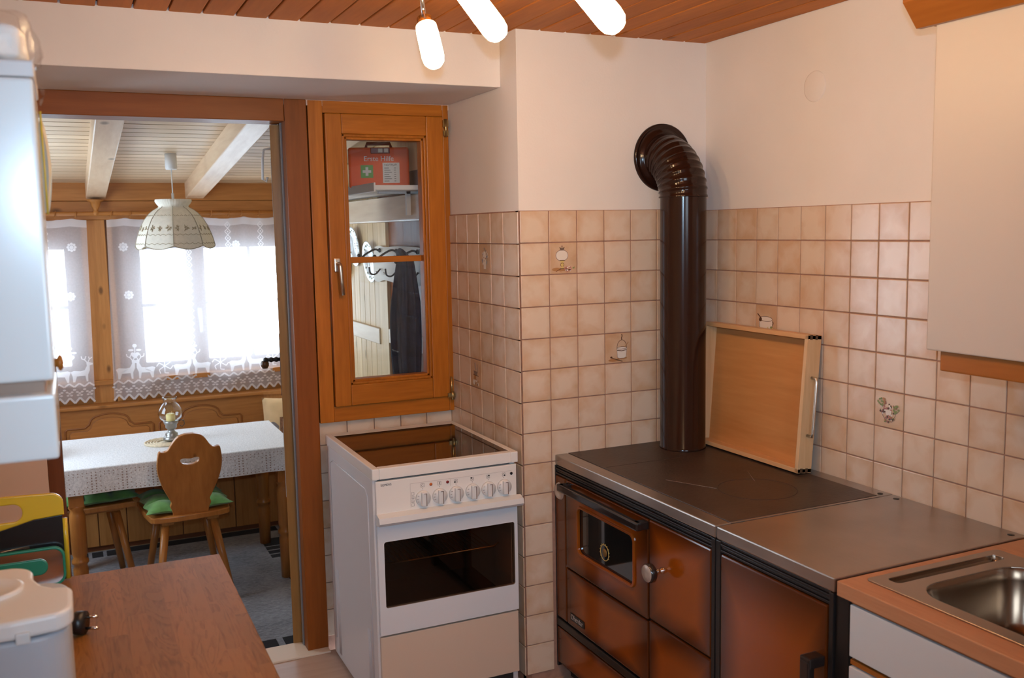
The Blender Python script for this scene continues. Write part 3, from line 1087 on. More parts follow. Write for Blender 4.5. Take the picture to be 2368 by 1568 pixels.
for q, (ins, th) in enumerate(((0.0, 0.006), (0.010, 0.005))):   # stepped moulding round the glass
    x0, x1, z0, z1 = -1.238 + ins, -0.894 - ins, 1.030 + ins, 2.008 - ins
    y = 0.634 + 0.007 * q
    mb = MB()
    for b in ((x0, x0 + 0.011, y, 0.69, z0, z1), (x1 - 0.011, x1, y, 0.69, z0, z1), (x0, x1, y, 0.69, z0, z0 + 0.011), (x0, x1, y, 0.69, z1 - 0.011, z1)):
        mb.box(*b, 0.003)
    obj('moulding', mb, MT['orange_z'], w1)
obj('muntin', MB().box(-1.218, -0.912, 0.672, 0.690, 1.509, 1.533, 0.002), MT['orange_x'], w1)
for z0, z1 in ((1.05, 1.509), (1.533, 1.99)):
    obj('pane', MB().box(-1.22, -0.91, 0.680, 0.684, z0, z1), MT['glass'], w1)
obj('handle', MB().box(-1.288, -1.264, 0.622, 0.630, 1.478, 1.532, 0.004).cyl((-1.276, 0.624, 1.510), (-1.276, 0.60, 1.510), 0.008, seg=14).tube([(-1.276, 0.60, 1.512), (-1.272, 0.598, 1.50), (-1.268, 0.60, 1.44), (-1.265, 0.603, 1.39)], [0.008, 0.009, 0.008, 0.009], 12), MT['satin'], w1, label='satin metal turning handle')
hn = MB().cyl((-0.812, 0.624, 2.005), (-0.812, 0.624, 2.075), 0.006, seg=12).box(-0.822, -0.800, 0.624, 0.632, 2.01, 2.03).box(-0.822, -0.800, 0.624, 0.632, 2.045, 2.07)
obj('hinge', hn, MT['brass'], w1)
hn = MB().cyl((-0.816, 0.622, 0.945), (-0.816, 0.622, 1.03), 0.004, seg=12).box(-0.832, -0.800, 0.622, 0.632, 0.945, 0.962).cyl((-0.812, 0.622, 0.935), (-0.812, 0.622, 0.968), 0.007, seg=12)
obj('hinge', hn, MT['brass'], w1)

# ================================================================== COOKER
ck = thing('electric_cooker', 'white freestanding electric cooker with black glass hob in the tiled niche', 'cooker', (-1.095, 0.28, KF))
CX0, CX1, CY0, CY1 = -1.357, -0.835, -0.02, 0.585
b = MB()
b.box(CX0, CX0 + 0.018, CY0, CY1, KF + 0.012, 0.815, 0.004)
b.box(CX1 - 0.018, CX1, CY0, CY1, KF + 0.012, 0.815, 0.004)
b.box(CX0 + 0.018, CX1 - 0.018, CY1 - 0.02, CY1, KF + 0.06, 0.815)
b.box(CX0 + 0.018, CX1 - 0.018, CY0 + 0.01, CY1 - 0.02, KF + 0.06, 0.09)
obj('body', b, MT['white_side'], ck)
b = MB()   # raised bead on the side panel
b.tube([(CX0 - 0.001, 0.54, 0.05), (CX0 - 0.001, 0.54, 0.752), (CX0 - 0.001, 0.50, 0.768), (CX0 - 0.001, 0.06, 0.765), (CX0 - 0.001, 0.035, 0.74), (CX0 - 0.001, 0.035, 0.0)], 0.003, 8)
for dy in (0, 0.012, 0.024):
    b.tube([(CX0 - 0.001, 0.50 - dy, 0.0), (CX0 - 0.001, 0.50 - dy, 0.34)], 0.0022, 6).tube([(CX0 - 0.001, 0.085 - dy, 0.0), (CX0 - 0.001, 0.085 - dy, 0.26)], 0.0022, 6)
obj('side_bead', b, MT['white_side'], ck)
b = MB()
b.box(CX0 - 0.004, CX0 + 0.020, CY0 - 0.018, CY1 + 0.004, 0.815, 0.853, 0.003).box(CX1 - 0.020, CX1 + 0.006, CY0 - 0.018, CY1 + 0.004, 0.815, 0.853, 0.003)
b.box(CX0 + 0.020, CX1 - 0.020, CY0 - 0.018, CY0 + 0.014, 0.815, 0.853, 0.003).box(CX0 + 0.020, CX1 - 0.020, CY1 - 0.05, CY1 + 0.004, 0.815, 0.853, 0.003)
b.box(CX0 + 0.018, CX1 - 0.018, CY0 + 0.01, CY1 - 0.04, 0.812, 0.842)
obj('hob_rim', b, MT['white_enamel'], ck)
obj('hob_glass', MB().box(CX0 + 0.016, CX1 - 0.016, CY0 + 0.010, CY1 - 0.046, 0.843, 0.8525, 0.001), MT['black_glass'], ck)
obj('front_gap', MB().shape(rrect(CX0 + 0.006, CX1 - 0.006, 0.0, 0.815, 0.002), [rrect(-1.325, -0.85, 0.35, 0.62, 0.002)], 0.02, m=T((0, CY0 + 0.014, 0)) @ UPX), MT['gap'], ck)
YF = -0.035
cp = obj('control_panel', MB().box(-1.349, -0.835, YF, CY0 + 0.006, 0.690, 0.8085, 0.003), MT['white_enamel'], ck)
for i, kx in enumerate((-1.186, -1.1255, -1.065, -1.004, -0.944, -0.884)):
    kb = MB().cyl((kx, YF, 0.733), (kx, YF - 0.010, 0.733), 0.0265, 0.0255, 32)
    kb.box(kx - 0.010, kx + 0.010, YF - 0.024, YF - 0.009, 0.709, 0.757, 0.004)
    kn = obj('knob', kb, MT['white_plastic'], cp)
    km = MB().box(kx + 0.0045, kx + 0.0065, YF - 0.0246, YF - 0.0235, 0.710, 0.753).box(kx - 0.003, kx + 0.0055, YF - 0.0246, YF - 0.0235, 0.752, 0.7535)
    for a in (150, 180, 205):
        km.box(kx + 0.0215 * math.cos(R(a)) - 0.0028, kx + 0.0215 * math.cos(R(a)) + 0.0028, YF - 0.0106, YF - 0.0098, 0.7325 + 0.0215 * math.sin(R(a)), 0.7335 + 0.0215 * math.sin(R(a)))
    obj('marker', km, MT['knob_line'], kn)
FY = T((0, YF - 0.0002, 0)) @ UPX
letters('SIEMENS', 0.0105, T((-1.333, YF - 0.0003, 0.7915)) @ UPX, cp, MT['ink'], width=0.98)
pr = MB()
for kx in (-1.065, -1.004, -0.944, -0.884):
    for q, (ax, az) in enumerate(((-0.0034, 0.0034), (0.0034, 0.0034), (-0.0034, -0.0034), (0.0034, -0.0034))):
        full = q == {-1.065: 2, -1.004: 0, -0.944: 1, -0.884: 3}[kx]
        if full:
            pr.shape(ell(kx + ax, 0.776 + az, 0.0031, 0.0031, 14), [], 0.0004, m=FY)
        else:
            pr.shape(ell(kx + ax, 0.776 + az, 0.0031, 0.0031, 14), [ell(kx + ax, 0.776 + az, 0.0024, 0.0024, 14)], 0.0004, m=FY)
for kx in (-1.186, -1.1255, -1.065, -1.004, -0.944, -0.884):
    pr.box(kx - 0.0006, kx + 0.0006, YF - 0.0004, YF, 0.763, 0.767)
for kx in (-1.186, -1.1255):
    pr.shape(rrect(kx - 0.0065, kx + 0.0065, 0.770, 0.783, 0.001), [rrect(kx - 0.0058, kx + 0.0058, 0.7707, 0.7823, 0.0008)], 0.0004, m=FY)
pr.box(-1.1265, -1.1245, YF - 0.0004, YF, 0.772, 0.781)
pr.shape(ell(-1.186, 0.7765, 0.004, 0.004, 16), [ell(-1.1855, 0.7765, 0.0034, 0.0034, 16)], 0.0004, m=FY)
for q in range(4):
    zz = 0.752 - q * 0.0128
    pr.shape(rrect(-1.2265, -1.2165, zz - 0.005, zz + 0.005, 0.0008), [rrect(-1.2259, -1.2171, zz - 0.0044, zz + 0.0044, 0.0006)], 0.0004, m=FY)
    if q in (1, 2):
        pr.box(-1.2245, -1.2185, YF - 0.0004, YF, zz - 0.0028, zz - 0.002).box(-1.222, -1.221, YF - 0.0004, YF, zz - 0.002, zz + 0.003)
put(obj('printed_symbols', pr, MT['ink'], cp), kind='stuff')
fl = MB().box(-1.230, -1.0855, YF - 0.0003, YF, 0.7872, 0.788).box(-1.230, -1.2292, YF - 0.0003, YF, 0.705, 0.788).box(-1.0855, -0.853, YF - 0.0003, YF, 0.7863, 0.7870).box(-1.0855, -1.0848, YF - 0.0003, YF, 0.762, 0.787)
obj('printed_frame', fl, MT['ink_light'], cp)
for lx, mt_ in ((-1.156, 'lamp_orange'), (-1.0955, 'lamp_red'), (-0.855, 'lamp_dark')):
    obj('indicator_light', MB().cyl((lx, YF, 0.7765), (lx, YF - 0.0015, 0.7765), 0.0052, seg=18), MT[mt_], cp)
dr = obj('oven_door', MB().shape(rrect(-1.349, -0.835, 0.276, 0.684, 0.003), [rrect(-1.328, -0.847, 0.370, 0.600, 0.008)], 0.016, m=T((0, YF + 0.006, 0)) @ UPX), MT['white_glass'], ck)
obj('oven_window', MB().box(-1.330, -0.845, YF + 0.000, YF + 0.004, 0.368, 0.602), MT['oven_glass'], dr)
hb = MB().prism([(0, 0), (-0.030, 0.002), (-0.040, 0.012), (-0.036, 0.030), (-0.010, 0.038), (0, 0.036)], lambda u, v, w: Vector((-1.352 + w, YF + u, 0.662 + v)), 0.527)
obj('handle', hb, MT['white_plastic'], dr)
cv = MB()
x0, x1, y0, y1, z0, z1 = -1.325, -0.85, YF + 0.010, 0.36, 0.31, 0.64
cv.poly([(x0, y1, z0), (x1, y1, z0), (x1, y1, z1), (x0, y1, z1)]).poly([(x0, y0, z0), (x0, y1, z0), (x0, y1, z1), (x0, y0, z1)]).poly([(x1, y0, z0), (x1, y1, z0), (x1, y1, z1), (x1, y0, z1)])
cv.poly([(x0, y0, z0), (x1, y0, z0), (x1, y1, z0), (x0, y1, z0)]).poly([(x0, y0, z1), (x1, y0, z1), (x1, y1, z1), (x0, y1, z1)])
obj('cavity', cv, MT['cavity'], ck)
rk = MB().tube([(-1.30, 0.03, 0.50), (-0.90, 0.03, 0.50), (-0.88, 0.03, 0.51)], 0.003, 8)
for q in range(22):
    rk.tube([(-1.29 + q * 0.018, 0.03, 0.501), (-1.29 + q * 0.018, 0.33, 0.501)], 0.0012, 6)
rk.tube([(-1.30, 0.33, 0.50), (-0.88, 0.33, 0.50)], 0.003, 8)
obj('oven_rack', rk, MT['rack'], ck)
obj('drawer', MB().box(-1.349, -0.835, YF + 0.002, CY0 + 0.006, 0.040, 0.268, 0.003), MT['drawer_enamel'], ck)
obj('plinth', MB().box(CX0 + 0.02, CX1 - 0.02, 0.02, 0.05, KF, 0.05), MT['gap'], ck)

# ================================================================== WOOD-FIRED STOVE
SX = -0.665      # stove front
ZT = 0.815       # top
st = thing('wood_stove', 'brown-orange enamelled wood-burning kitchen stove with dark cast iron top', 'stove', (-0.35, -0.48, KF))
SY0, SY1 = -0.957, -0.004
obj('body', MB().box(SX + 0.012, -0.012, SY0 + 0.003, SY1, KF + 0.06, 0.775).box(SX + 0.05, -0.02, SY0 + 0.01, SY1 - 0.01, KF, KF + 0.06), MT['black_matt'], st)
rim = MB()
rim.box(SX, -0.612, SY0 + 0.001, SY1, 0.780, ZT, 0.004).box(-0.062, -0.010, SY0 + 0.001, SY1, 0.780, ZT, 0.002)
rim.box(-0.612, -0.062, SY0 + 0.001, SY0 + 0.010, 0.780, ZT, 0.001).box(-0.612, -0.062, SY0 + 0.01, SY1, 0.776, 0.800)
rm = obj('steel_rim', rim, MT['steel'], st)
obj('screw', MB().cyl((-0.040, -0.936, ZT - 0.001), (-0.040, -0.936, ZT + 0.0015), 0.008, seg=18), MT['black_metal'], rm)
plate = obj('cast_iron_top', MB().box(-0.611, -0.063, SY0 + 0.011, SY1, 0.800, ZT + 0.001, 0.0015), MT['cast'], st)
obj('ring_seam', MB().tube([(-0.33 + 0.12 * math.cos(2 * PI * i / 40), -0.72 + 0.12 * math.sin(2 * PI * i / 40), ZT + 0.0006) for i in range(40)], 0.0013, 6, closed=True), MT['gap'], plate)
obj('plate_seam', MB().box(-0.60, -0.30, -0.262, -0.259, ZT + 0.0006, ZT + 0.0014), MT['gap'], plate)
for p0, p1 in (((-0.515, -0.495, 0.8162), (-0.436, -0.656, 0.8162)), ((-0.215, -0.530, 0.8162), (-0.275, -0.640, 0.8162))):
    obj('scratch', MB().tube([p0, p1], 0.0011, 6), MT['scratch'], plate)
vt = MB()
for q in range(4):
    vt.box(SX - 0.001 + 0.003 * (q % 2), SX + 0.03, SY0 + 0.018, SY1 - 0.006, 0.746 + q * 0.0085, 0.752 + q * 0.0085, 0.001)
obj('vent_strip', vt, MT['black_metal'], st)
obj('edge_post', MB().box(SX - 0.002, SX + 0.03, SY0 + 0.001, SY0 + 0.018, KF + 0.05, 0.778, 0.002), MT['black_metal'], st)
obj('edge_post', MB().box(SX - 0.002, SX + 0.03, SY1 - 0.008, SY1, KF + 0.05, 0.778, 0.002), MT['black_metal'], st)


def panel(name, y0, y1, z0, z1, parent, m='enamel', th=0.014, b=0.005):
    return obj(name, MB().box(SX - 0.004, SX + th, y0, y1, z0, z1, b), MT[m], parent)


panel('side_strip', -0.088, -0.014, 0.212, 0.742, st, 'enamel_dark')
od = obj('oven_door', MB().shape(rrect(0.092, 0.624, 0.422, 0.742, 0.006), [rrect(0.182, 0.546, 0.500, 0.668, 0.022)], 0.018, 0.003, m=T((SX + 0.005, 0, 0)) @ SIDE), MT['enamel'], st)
obj('window_frame', MB().shape(rrect(0.176, 0.552, 0.494, 0.674, 0.026), [rrect(0.186, 0.542, 0.504, 0.664, 0.02)], 0.012, 0.003, m=T((SX - 0.004, 0, 0)) @ SIDE), MT['enamel_flat'], od)
gl = obj('oven_window', MB().box(SX + 0.002, SX + 0.006, -0.55, -0.178, 0.496, 0.672), MT['stove_glass'], od)
dl = MB().shape(ell(0.353, 0.553, 0.028, 0.028, 28), [ell(0.353, 0.553, 0.0255, 0.0255, 28)], 0.001, m=T((SX + 0.0013, 0, 0)) @ SIDE)
for q in range(12):
    a = R(-30 + q * 22)
    dl.shape([(0.353 + 0.030 * math.cos(a) + 0.0014 * x, 0.553 + 0.030 * math.sin(a) + 0.0014 * y) for x, y in ((-1, -1), (1, -1), (1, 1), (-1, 1))], [], 0.001, m=T((SX + 0.0013, 0, 0)) @ SIDE)
obj('thermometer_dial', dl, MT['ink_yellow'], gl)
obj('dial_face', MB().cyl((SX + 0.002, -0.353, 0.553), (SX + 0.001, -0.353, 0.553), 0.014, seg=24).box(SX + 0.0005, SX + 0.001, -0.366, -0.340, 0.5525, 0.5545, m=T((SX, -0.353, 0.553)) @ Matrix.Rotation(R(60), 4, 'X') @ T((-SX, 0.353, -0.553))), MT['brass'], gl)
hb = MB()
hb.box(SX - 0.050, SX - 0.028, -0.632, -0.108, 0.712, 0.738, 0.005)
hb.box(SX - 0.045, SX - 0.002, -0.628, -0.600, 0.712, 0.738, 0.004).box(SX - 0.045, SX - 0.002, -0.136, -0.112, 0.712, 0.738, 0.004)
obj('handle', hb, MT['bakelite'], od, label='black bar handle across the oven door')
obj('round_rosette', MB().lathe([(0, 0.004), (0.016, 0.004), (0.018, 0.009), (0.026, 0.009), (0.030, 0.004), (0.032, 0)], (SX - 0.003, -0.046, 0.690), (-1, 0, 0), 28), MT['aluminium'], st, label='round metal regulator disc')
panel('lower_door', -0.624, -0.092, 0.212, 0.416, st)
panel('bottom_drawer', -0.624, -0.014, KF + 0.07, 0.172, st)
obj('drawer_rail', MB().box(SX - 0.006, SX + 0.02, -0.628, -0.012, 0.178, 0.206, 0.004), MT['black_metal'], st)
obj('badge', MB().box(SX - 0.0075, SX - 0.003, -0.222, -0.122, 0.236, 0.262, 0.001), MT['black_metal'], st)
letters('Oherdar', 0.026, T((SX - 0.0076, -0.127, 0.242)) @ SIDE, bpy.data.objects['badge'], MT['ink_light'], 0.0006, 0.95)
fd = panel('fire_door', -0.942, -0.630, 0.430, 0.744, st)
kn = MB().lathe([(0.010, 0), (0.010, 0.006), (0.007, 0.010), (0.007, 0.016), (0.010, 0.020), (0.007, 0.024), (0.007, 0.034)], (SX - 0.004, -0.706, 0.608), (-1, 0, 0), 20)
kk = obj('knob_stem', kn, MT['chrome'], fd)
kn = MB().lathe([(0.007, 0.030), (0.022, 0.033), (0.029, 0.040), (0.029, 0.054), (0.026, 0.058)], (SX - 0.004, -0.706, 0.608), (-1, 0, 0), 32)
obj('knob', kn, MT['bakelite'], fd)
obj('knob_cap', MB().lathe([(0, 0.0595), (0.025, 0.0595), (0.0262, 0.0575)], (SX - 0.004, -0.706, 0.608), (-1, 0, 0), 32), MT['aluminium'], fd, label='brushed metal cap on the round black knob')
panel('ash_door', -0.942, -0.630, KF + 0.07, 0.424, st)

# unit beside it
su = thing('stove_side_unit', 'narrow brown enamelled cupboard with steel top between stove and sink', 'cupboard', (-0.35, -1.18, KF))
UY0, UY1 = -1.404, -0.960
obj('body', MB().box(SX + 0.012, -0.012, UY0, UY1, KF + 0.06, 0.775).box(SX + 0.05, -0.02, UY0 + 0.01, UY1 - 0.01, KF, KF + 0.06), MT['black_matt'], su)
tp = obj('steel_top', MB().box(SX, -0.010, UY0, UY1, 0.780, ZT, 0.004), MT['steel'], su)
for sy in (-0.998, -1.380):
    obj('screw', MB().cyl((-0.040, sy, ZT - 0.001), (-0.040, sy, ZT + 0.0008), 0.009, seg=20), MT['black_metal'], tp)
vt = MB()
for q in range(4):
    vt.box(SX - 0.001 + 0.003 * (q % 2), SX + 0.03, UY0 + 0.012, UY1 - 0.018, 0.748 + q * 0.0082, 0.7545 + q * 0.0082, 0.001)
obj('vent_strip', vt, MT['black_metal'], su)
obj('edge_post', MB().box(SX - 0.002, SX + 0.03, UY1 - 0.020, UY1, KF + 0.05, 0.778, 0.002), MT['black_metal'], su)
obj('edge_post', MB().box(SX - 0.002, SX + 0.03, UY0, UY0 + 0.014, KF + 0.05, 0.778, 0.002), MT['black_metal'], su)
sd = panel('door', UY0 + 0.018, UY1 - 0.024, KF + 0.07, 0.744, su)
hb = MB().box(SX - 0.052, SX - 0.004, -1.384, -1.350, 0.594, 0.620, 0.004).box(SX - 0.054, SX - 0.034, -1.382, -1.352, 0.42, 0.612, 0.004).box(SX - 0.052, SX - 0.004, -1.384, -1.350, 0.415, 0.44, 0.004)
obj('handle', hb, MT['bakelite'], sd, label='black upright bar handle')
obj('end_panel', MB().box(SX + 0.005, -0.02, -1.446, UY0 - 0.001, KF, 0.778, 0.002), MT['black_metal'], su)

# ------------------------------------------------------------------ stove pipe
PX, PY, PR_ = -0.197, -0.134, 0.083
sp = thing('stove_pipe', 'glossy dark brown stove pipe with ribbed elbow running into the wall', 'stove pipe', (PX, PY, ZT))
zb, zc, RB = 1.735, 1.885, 0.150
obj('pipe', MB().lathe([(PR_ + 0.002, ZT + 0.002), (PR_ + 0.002, ZT + 0.01), (PR_, ZT + 0.012), (PR_, zb)], (PX, PY, 0), seg=56), MT['pipe'], sp)
eb = MB()
pts, rad = [], []
NS = 11
RBY = 0.134 + 0.01
for i in range(NS * 6 + 1):
    t = i / (NS * 6)
    a = t * PI / 2
    pts.append((PX, PY + RBY * (1 - math.cos(a)), zb + (zc - zb) * math.sin(a)))
    rad.append(PR_ + 0.0012 + 0.0035 * (1 if (i % 6) in (0, 1) else 0))
eb.tube(pts, rad, 48, cap=False)
obj('elbow', eb, MT['pipe'], sp, label='ribbed elbow of the pipe')
obj('wall_rosette', MB().lathe([(PR_ + 0.001, 0.018), (PR_ + 0.012, 0.016), (PR_ + 0.018, 0.008), (0.112, 0.007), (0.118, 0.012), (0.123, 0.009), (0.124, 0)], (PX, 0.0, zc), (0, -1, 0), 64), MT['pipe'], sp, label='round dark brown collar where the pipe meets the plaster')

# ------------------------------------------------------------------ wooden tray leaning on the tiles
tl = math.atan2(0.036, 0.46)
tr = thing('wooden_tray', 'light birch serving tray leaning on edge against the tiles beside the stove pipe', 'tray', (-0.112, -0.41, ZT + 0.0015))
# local frame: u along -y, v up, w out of the opening towards the room
trm = T((-0.110, -0.100, ZT + 0.0065)) @ Matrix.Rotation(tl, 4, 'Y') @ SIDE
L_, H_, DW = 0.552, 0.455, 0.058


def tbox(u0, u1, v0, v1, w0, w1, bv=0.0015):
    return MB().box(u0, u1, v0, v1, w0, w1, bv, m=trm)


obj('base', tbox(0.006, L_ - 0.006, 0.006, H_ - 0.006, -DW + 0.004, -DW + 0.012), MT['birch'], tr)
obj('side', tbox(0, L_, 0, 0.015, -DW, 0), MT['beech_x'], tr)
obj('side', tbox(0, L_, H_ - 0.015, H_, -DW, 0), MT['beech_x'], tr)
obj('side', tbox(0, 0.015, 0.015, H_ - 0.015, -DW, 0), MT['beech'], tr)
obj('side', tbox(L_ - 0.015, L_, 0.0005, H_ - 0.0005, -DW, 0), MT['beech'], tr)
for v0 in (0.0, H_ - 0.0155):
    for w0 in (-0.020, -0.042):
        obj('finger_joint', tbox(L_ - 0.016, L_ + 0.0006, v0, v0 + 0.0155, w0, w0 + 0.010, 0), MT['dark_joint'], tr)
obj('handle', MB().tube([(L_, 0.125, -DW / 2), (L_ + 0.022, 0.125, -DW / 2), (L_ + 0.024, 0.135, -DW / 2), (L_ + 0.024, 0.305, -DW / 2), (L_ + 0.022, 0.315, -DW / 2), (L_, 0.315, -DW / 2)], 0.005, 12, m=trm), MT['satin'], tr, label='slim metal bar handle')

# ------------------------------------------------------------------ right wall cabinet
uc = thing('wall_cabinet', 'cream-fronted wall cabinet with brown wooden cornice above the sink', 'cabinet', (-0.17, -1.65, 1.32))
YC0, YC1 = -2.35, -1.348
obj('body', MB().box(-0.310, -0.008, YC0, YC1 - 0.004, 1.322, 2.12, 0.002), MT['cream_door'], uc)
obj('door', MB().box(-0.332, -0.312, YC1 - 0.55, YC1, 1.320, 2.118, 0.0035), MT['cream_door'], uc)
obj('door', MB().box(-0.332, -0.312, YC0, YC1 - 0.553, 1.320, 2.118, 0.0035), MT['cream_door'], uc)
cn = MB().prism([(0, 0), (-0.020, 0), (-0.066, 0.058), (-0.066, 0.070), (-0.058, 0.078), (0, 0.078)], lambda u, v, w: Vector((-0.326 + u, YC0 - 0.05 + w, 2.090 + v)), YC1 - YC0 + 0.112 - 0.0)
# return of the cornice along the cabinet's end
cn2 = MB().prism([(0, 0), (0.010, 0), (0.052, 0.058), (0.052, 0.070), (0.046, 0.078), (0, 0.078)], lambda u, v, w: Vector((-0.392 + w, YC1 + u, 2.090 + v)), 0.385)
cut = obj('cornice', MB().prism([(0, 0), (-0.016, 0), (-0.062, 0.056), (-0.062, 0.070), (-0.054, 0.078), (0, 0.078)], lambda u, v, w: Vector((-0.330 + u, YC0 - 0.02 + w * 1.0, 2.092 + v)), YC1 - YC0 + 0.066), MT['cab_wood'], uc, label='slanted brown wooden cornice')
obj('cornice', MB().prism([(0, 0), (0.010, 0), (0.046, 0.056), (0.046, 0.070), (0.040, 0.078), (0, 0.078)], lambda u, v, w: Vector((-0.329 + w, YC1 + u, 2.092 + v)), 0.321), MT['cab_wood'], uc)
cn.bm.free()
cn2.bm.free()
obj('light_pelmet', MB().box(-0.318, -0.296, YC0, YC1 - 0.030, 1.270, 1.321, 0.004).box(-0.296, -0.010, YC1 - 0.052, YC1 - 0.030, 1.270, 1.321, 0.003), MT['cab_wood'], uc, label='brown wooden light pelmet under the doors')

# ------------------------------------------------------------------ sink unit
sk_y0, sk_y1 = -2.55, -1.418
wt = MB().shape(rrect(-0.672, -0.012, sk_y0, sk_y1, 0.003, 2), [rrect(-0.575, -0.215, -1.99, -1.535, 0.05), rrect(-0.575, -0.215, -1.507, -1.467, 0.008)], 0.036, 0.003, m=T((0, 0, 0.798)))
obj('sink_worktop', wt, MT['counter_pink'], label='pinkish beech laminate worktop around the steel sink', cat='worktop', origin=(-0.34, -1.98, 0.78))
sc_ = thing('sink_cabinet', 'white sink base cabinet with drawer fronts beside the black stove end', 'cabinet', (-0.33, -1.98, KF))
c = MB()
c.box(-0.648, -0.02, sk_y0, sk_y0 + 0.018, KF + 0.1, 0.779).box(-0.648, -0.02, -1.466, -1.448, KF + 0.1, 0.779).box(-0.038, -0.02, sk_y0, -1.448, KF + 0.1, 0.779).box(-0.648, -0.02, sk_y0, -1.448, KF + 0.1, KF + 0.118)
obj('carcass', c, MT['grey_white'], sc_)
obj('plinth', MB().box(-0.60, -0.58, sk_y0, -1.45, KF, KF + 0.1), MT['gap'], sc_)
for z0, z1 in ((0.650, 0.772), (0.36, 0.626), (KF + 0.11, 0.336)):
    f = obj('drawer_front', MB().box(-0.668, -0.649, sk_y0, -1.457, z0, z1, 0.002), MT['grey_white'], sc_)
    obj('grip_strip', MB().box(-0.664, -0.650, sk_y0, -1.457, z1 + 0.004, z1 + 0.016 if z1 < 0.7 else z1 + 0.005, 0.002), MT['cab_wood'], f)
sn = thing('steel_sink', 'stainless steel inset sink with rounded bowl', 'sink', (-0.39, -1.8, 0.816))
sp_ = MB().shape(rrect(-0.612, -0.178, -2.45, -1.446, 0.012), [rrect(-0.572, -0.218, -1.987, -1.538, 0.080), rrect(-0.572, -0.218, -1.504, -1.470, 0.012)], 0.004, 0.0015, m=T((0, 0, 0.818)))
obj('rim', sp_, MT['steel_x'], sn)


def loft(rings):
    mb = MB()
    t = bmesh.new()
    vs_ = [[t.verts.new((x, y, z)) for x, y in rr] for rr, z in rings]
    for a, b2 in zip(vs_, vs_[1:]):
        n = len(a)
        for i in range(n):
            t.faces.new((a[i], a[(i + 1) % n], b2[(i + 1) % n], b2[i]))
    t.faces.new(vs_[-1])
    mb._add(t, 0, True)
    return mb


obj('bowl', loft([(rrect(-0.573 + i_, -0.217 - i_, -1.988 + i_, -1.537 - i_, 0.080 - i_ * 0.4, 8), z_) for i_, z_ in ((0, 0.8195), (0.004, 0.812), (0.008, 0.79), (0.016, 0.69), (0.034, 0.668), (0.07, 0.660))]), MT['steel_bowl'], sn)
obj('drip_channel', loft([(rrect(-0.573, -0.217, -1.505, -1.469, 0.012, 5), 0.8195), (rrect(-0.571, -0.219, -1.503, -1.471, 0.012, 5), 0.810), (rrect(-0.566, -0.224, -1.498, -1.476, 0.010, 5), 0.800)]), MT['steel_bowl'], sn)

# ------------------------------------------------------------------ ceiling spot lamp
lp = thing('ceiling_spot_lamp', 'chrome ceiling lamp bar with lit frosted glass tube shades', 'lamp', (-1.30, -1.15, CEIL))
bar = MB().tube([(-1.365, -0.50, 2.272), (-1.29, -1.15, 2.272), (-1.235, -1.80, 2.272)], 0.010, 12)
obj('bar', bar, MT['chrome'], lp)
obj('ceiling_rose', MB().cyl((-1.29, -1.15, CEIL), (-1.29, -1.15, CEIL - 0.022), 0.055, 0.050, 32).cyl((-1.29, -1.15, CEIL - 0.02), (-1.29, -1.15, 2.272), 0.010, seg=12), MT['chrome'], lp)
# each: point on the bar, shade top, shade tip
for bp, top, tip in (((-1.347, -0.60, 2.272), (-1.338, -0.609, 2.158), (-1.339, -0.668, 2.053)),
                     ((-1.318, -0.90, 2.272), (-1.362, -0.925, 2.188), (-1.301, -0.995, 2.066)),
                     ((-1.272, -1.27, 2.272), (-1.258, -1.255, 2.150), (-1.204, -1.345, 2.026)),
                     ((-1.245, -1.68, 2.272), (-1.24, -1.70, 2.175), (-1.15, -1.76, 2.07))):
    bp, top, tip = Vector(bp), Vector(top), Vector(tip)
    ax = (tip - top).normalized()
    L = (tip - top).length
    obj('stem', MB().tube([bp, bp + Vector((0, 0, -0.02)), top - ax * 0.028], 0.0055, 10).cyl(top - ax * 0.030, top + ax * 0.004, 0.0205, seg=24).tube([bp + Vector((-0.028, 0, 0.006)), bp + Vector((0.028, 0, 0.006))], 0.006, 10), MT['chrome'], lp)
    obj('glass_shade', MB().lathe([(0.0272, -0.004), (0.0285, 0.02), (0.0288, L - 0.030), (0.0265, L - 0.014), (0.019, L - 0.003), (0.009, L), (0, L)], top, ax, 28), MT['shade'], lp, label='lit frosted glass tube shade')

# ================================================================== LEFT SIDE OF THE KITCHEN
LZ = 0.815
obj('oak_worktop', MB().box(-2.578, -1.921, -1.95, -0.541, LZ - 0.038, LZ, 0.003), MT['oak'], label='oak butcher-block worktop in front of the dining doorway', cat='worktop', origin=(-2.25, -1.24, LZ - 0.038))
bc = thing('base_cabinet', 'white base cabinet under the oak worktop', 'cabinet', (-2.27, -1.24, KF))
obj('body', MB().box(-2.575, -1.965, -1.94, -0.555, KF + 0.1, LZ - 0.038), MT['white_gloss'], bc)
obj('plinth', MB().box(-2.57, -2.02, -1.93, -0.565, KF, KF + 0.1), MT['gap'], bc)
for y0, y1 in ((-1.935, -1.48), (-1.475, -1.02), (-1.015, -0.56)):
    d_ = obj('door', MB().box(-1.964, -1.945, y0, y1, KF + 0.11, LZ - 0.045, 0.002), MT['white_gloss'], bc)
    obj('handle', MB().tube([(-1.945, y0 + 0.06, 0.62), (-1.92, y0 + 0.06, 0.62), (-1.92, y0 + 0.06, 0.74), (-1.945, y0 + 0.06, 0.74)], 0.005, 8), MT['chrome'], d_)

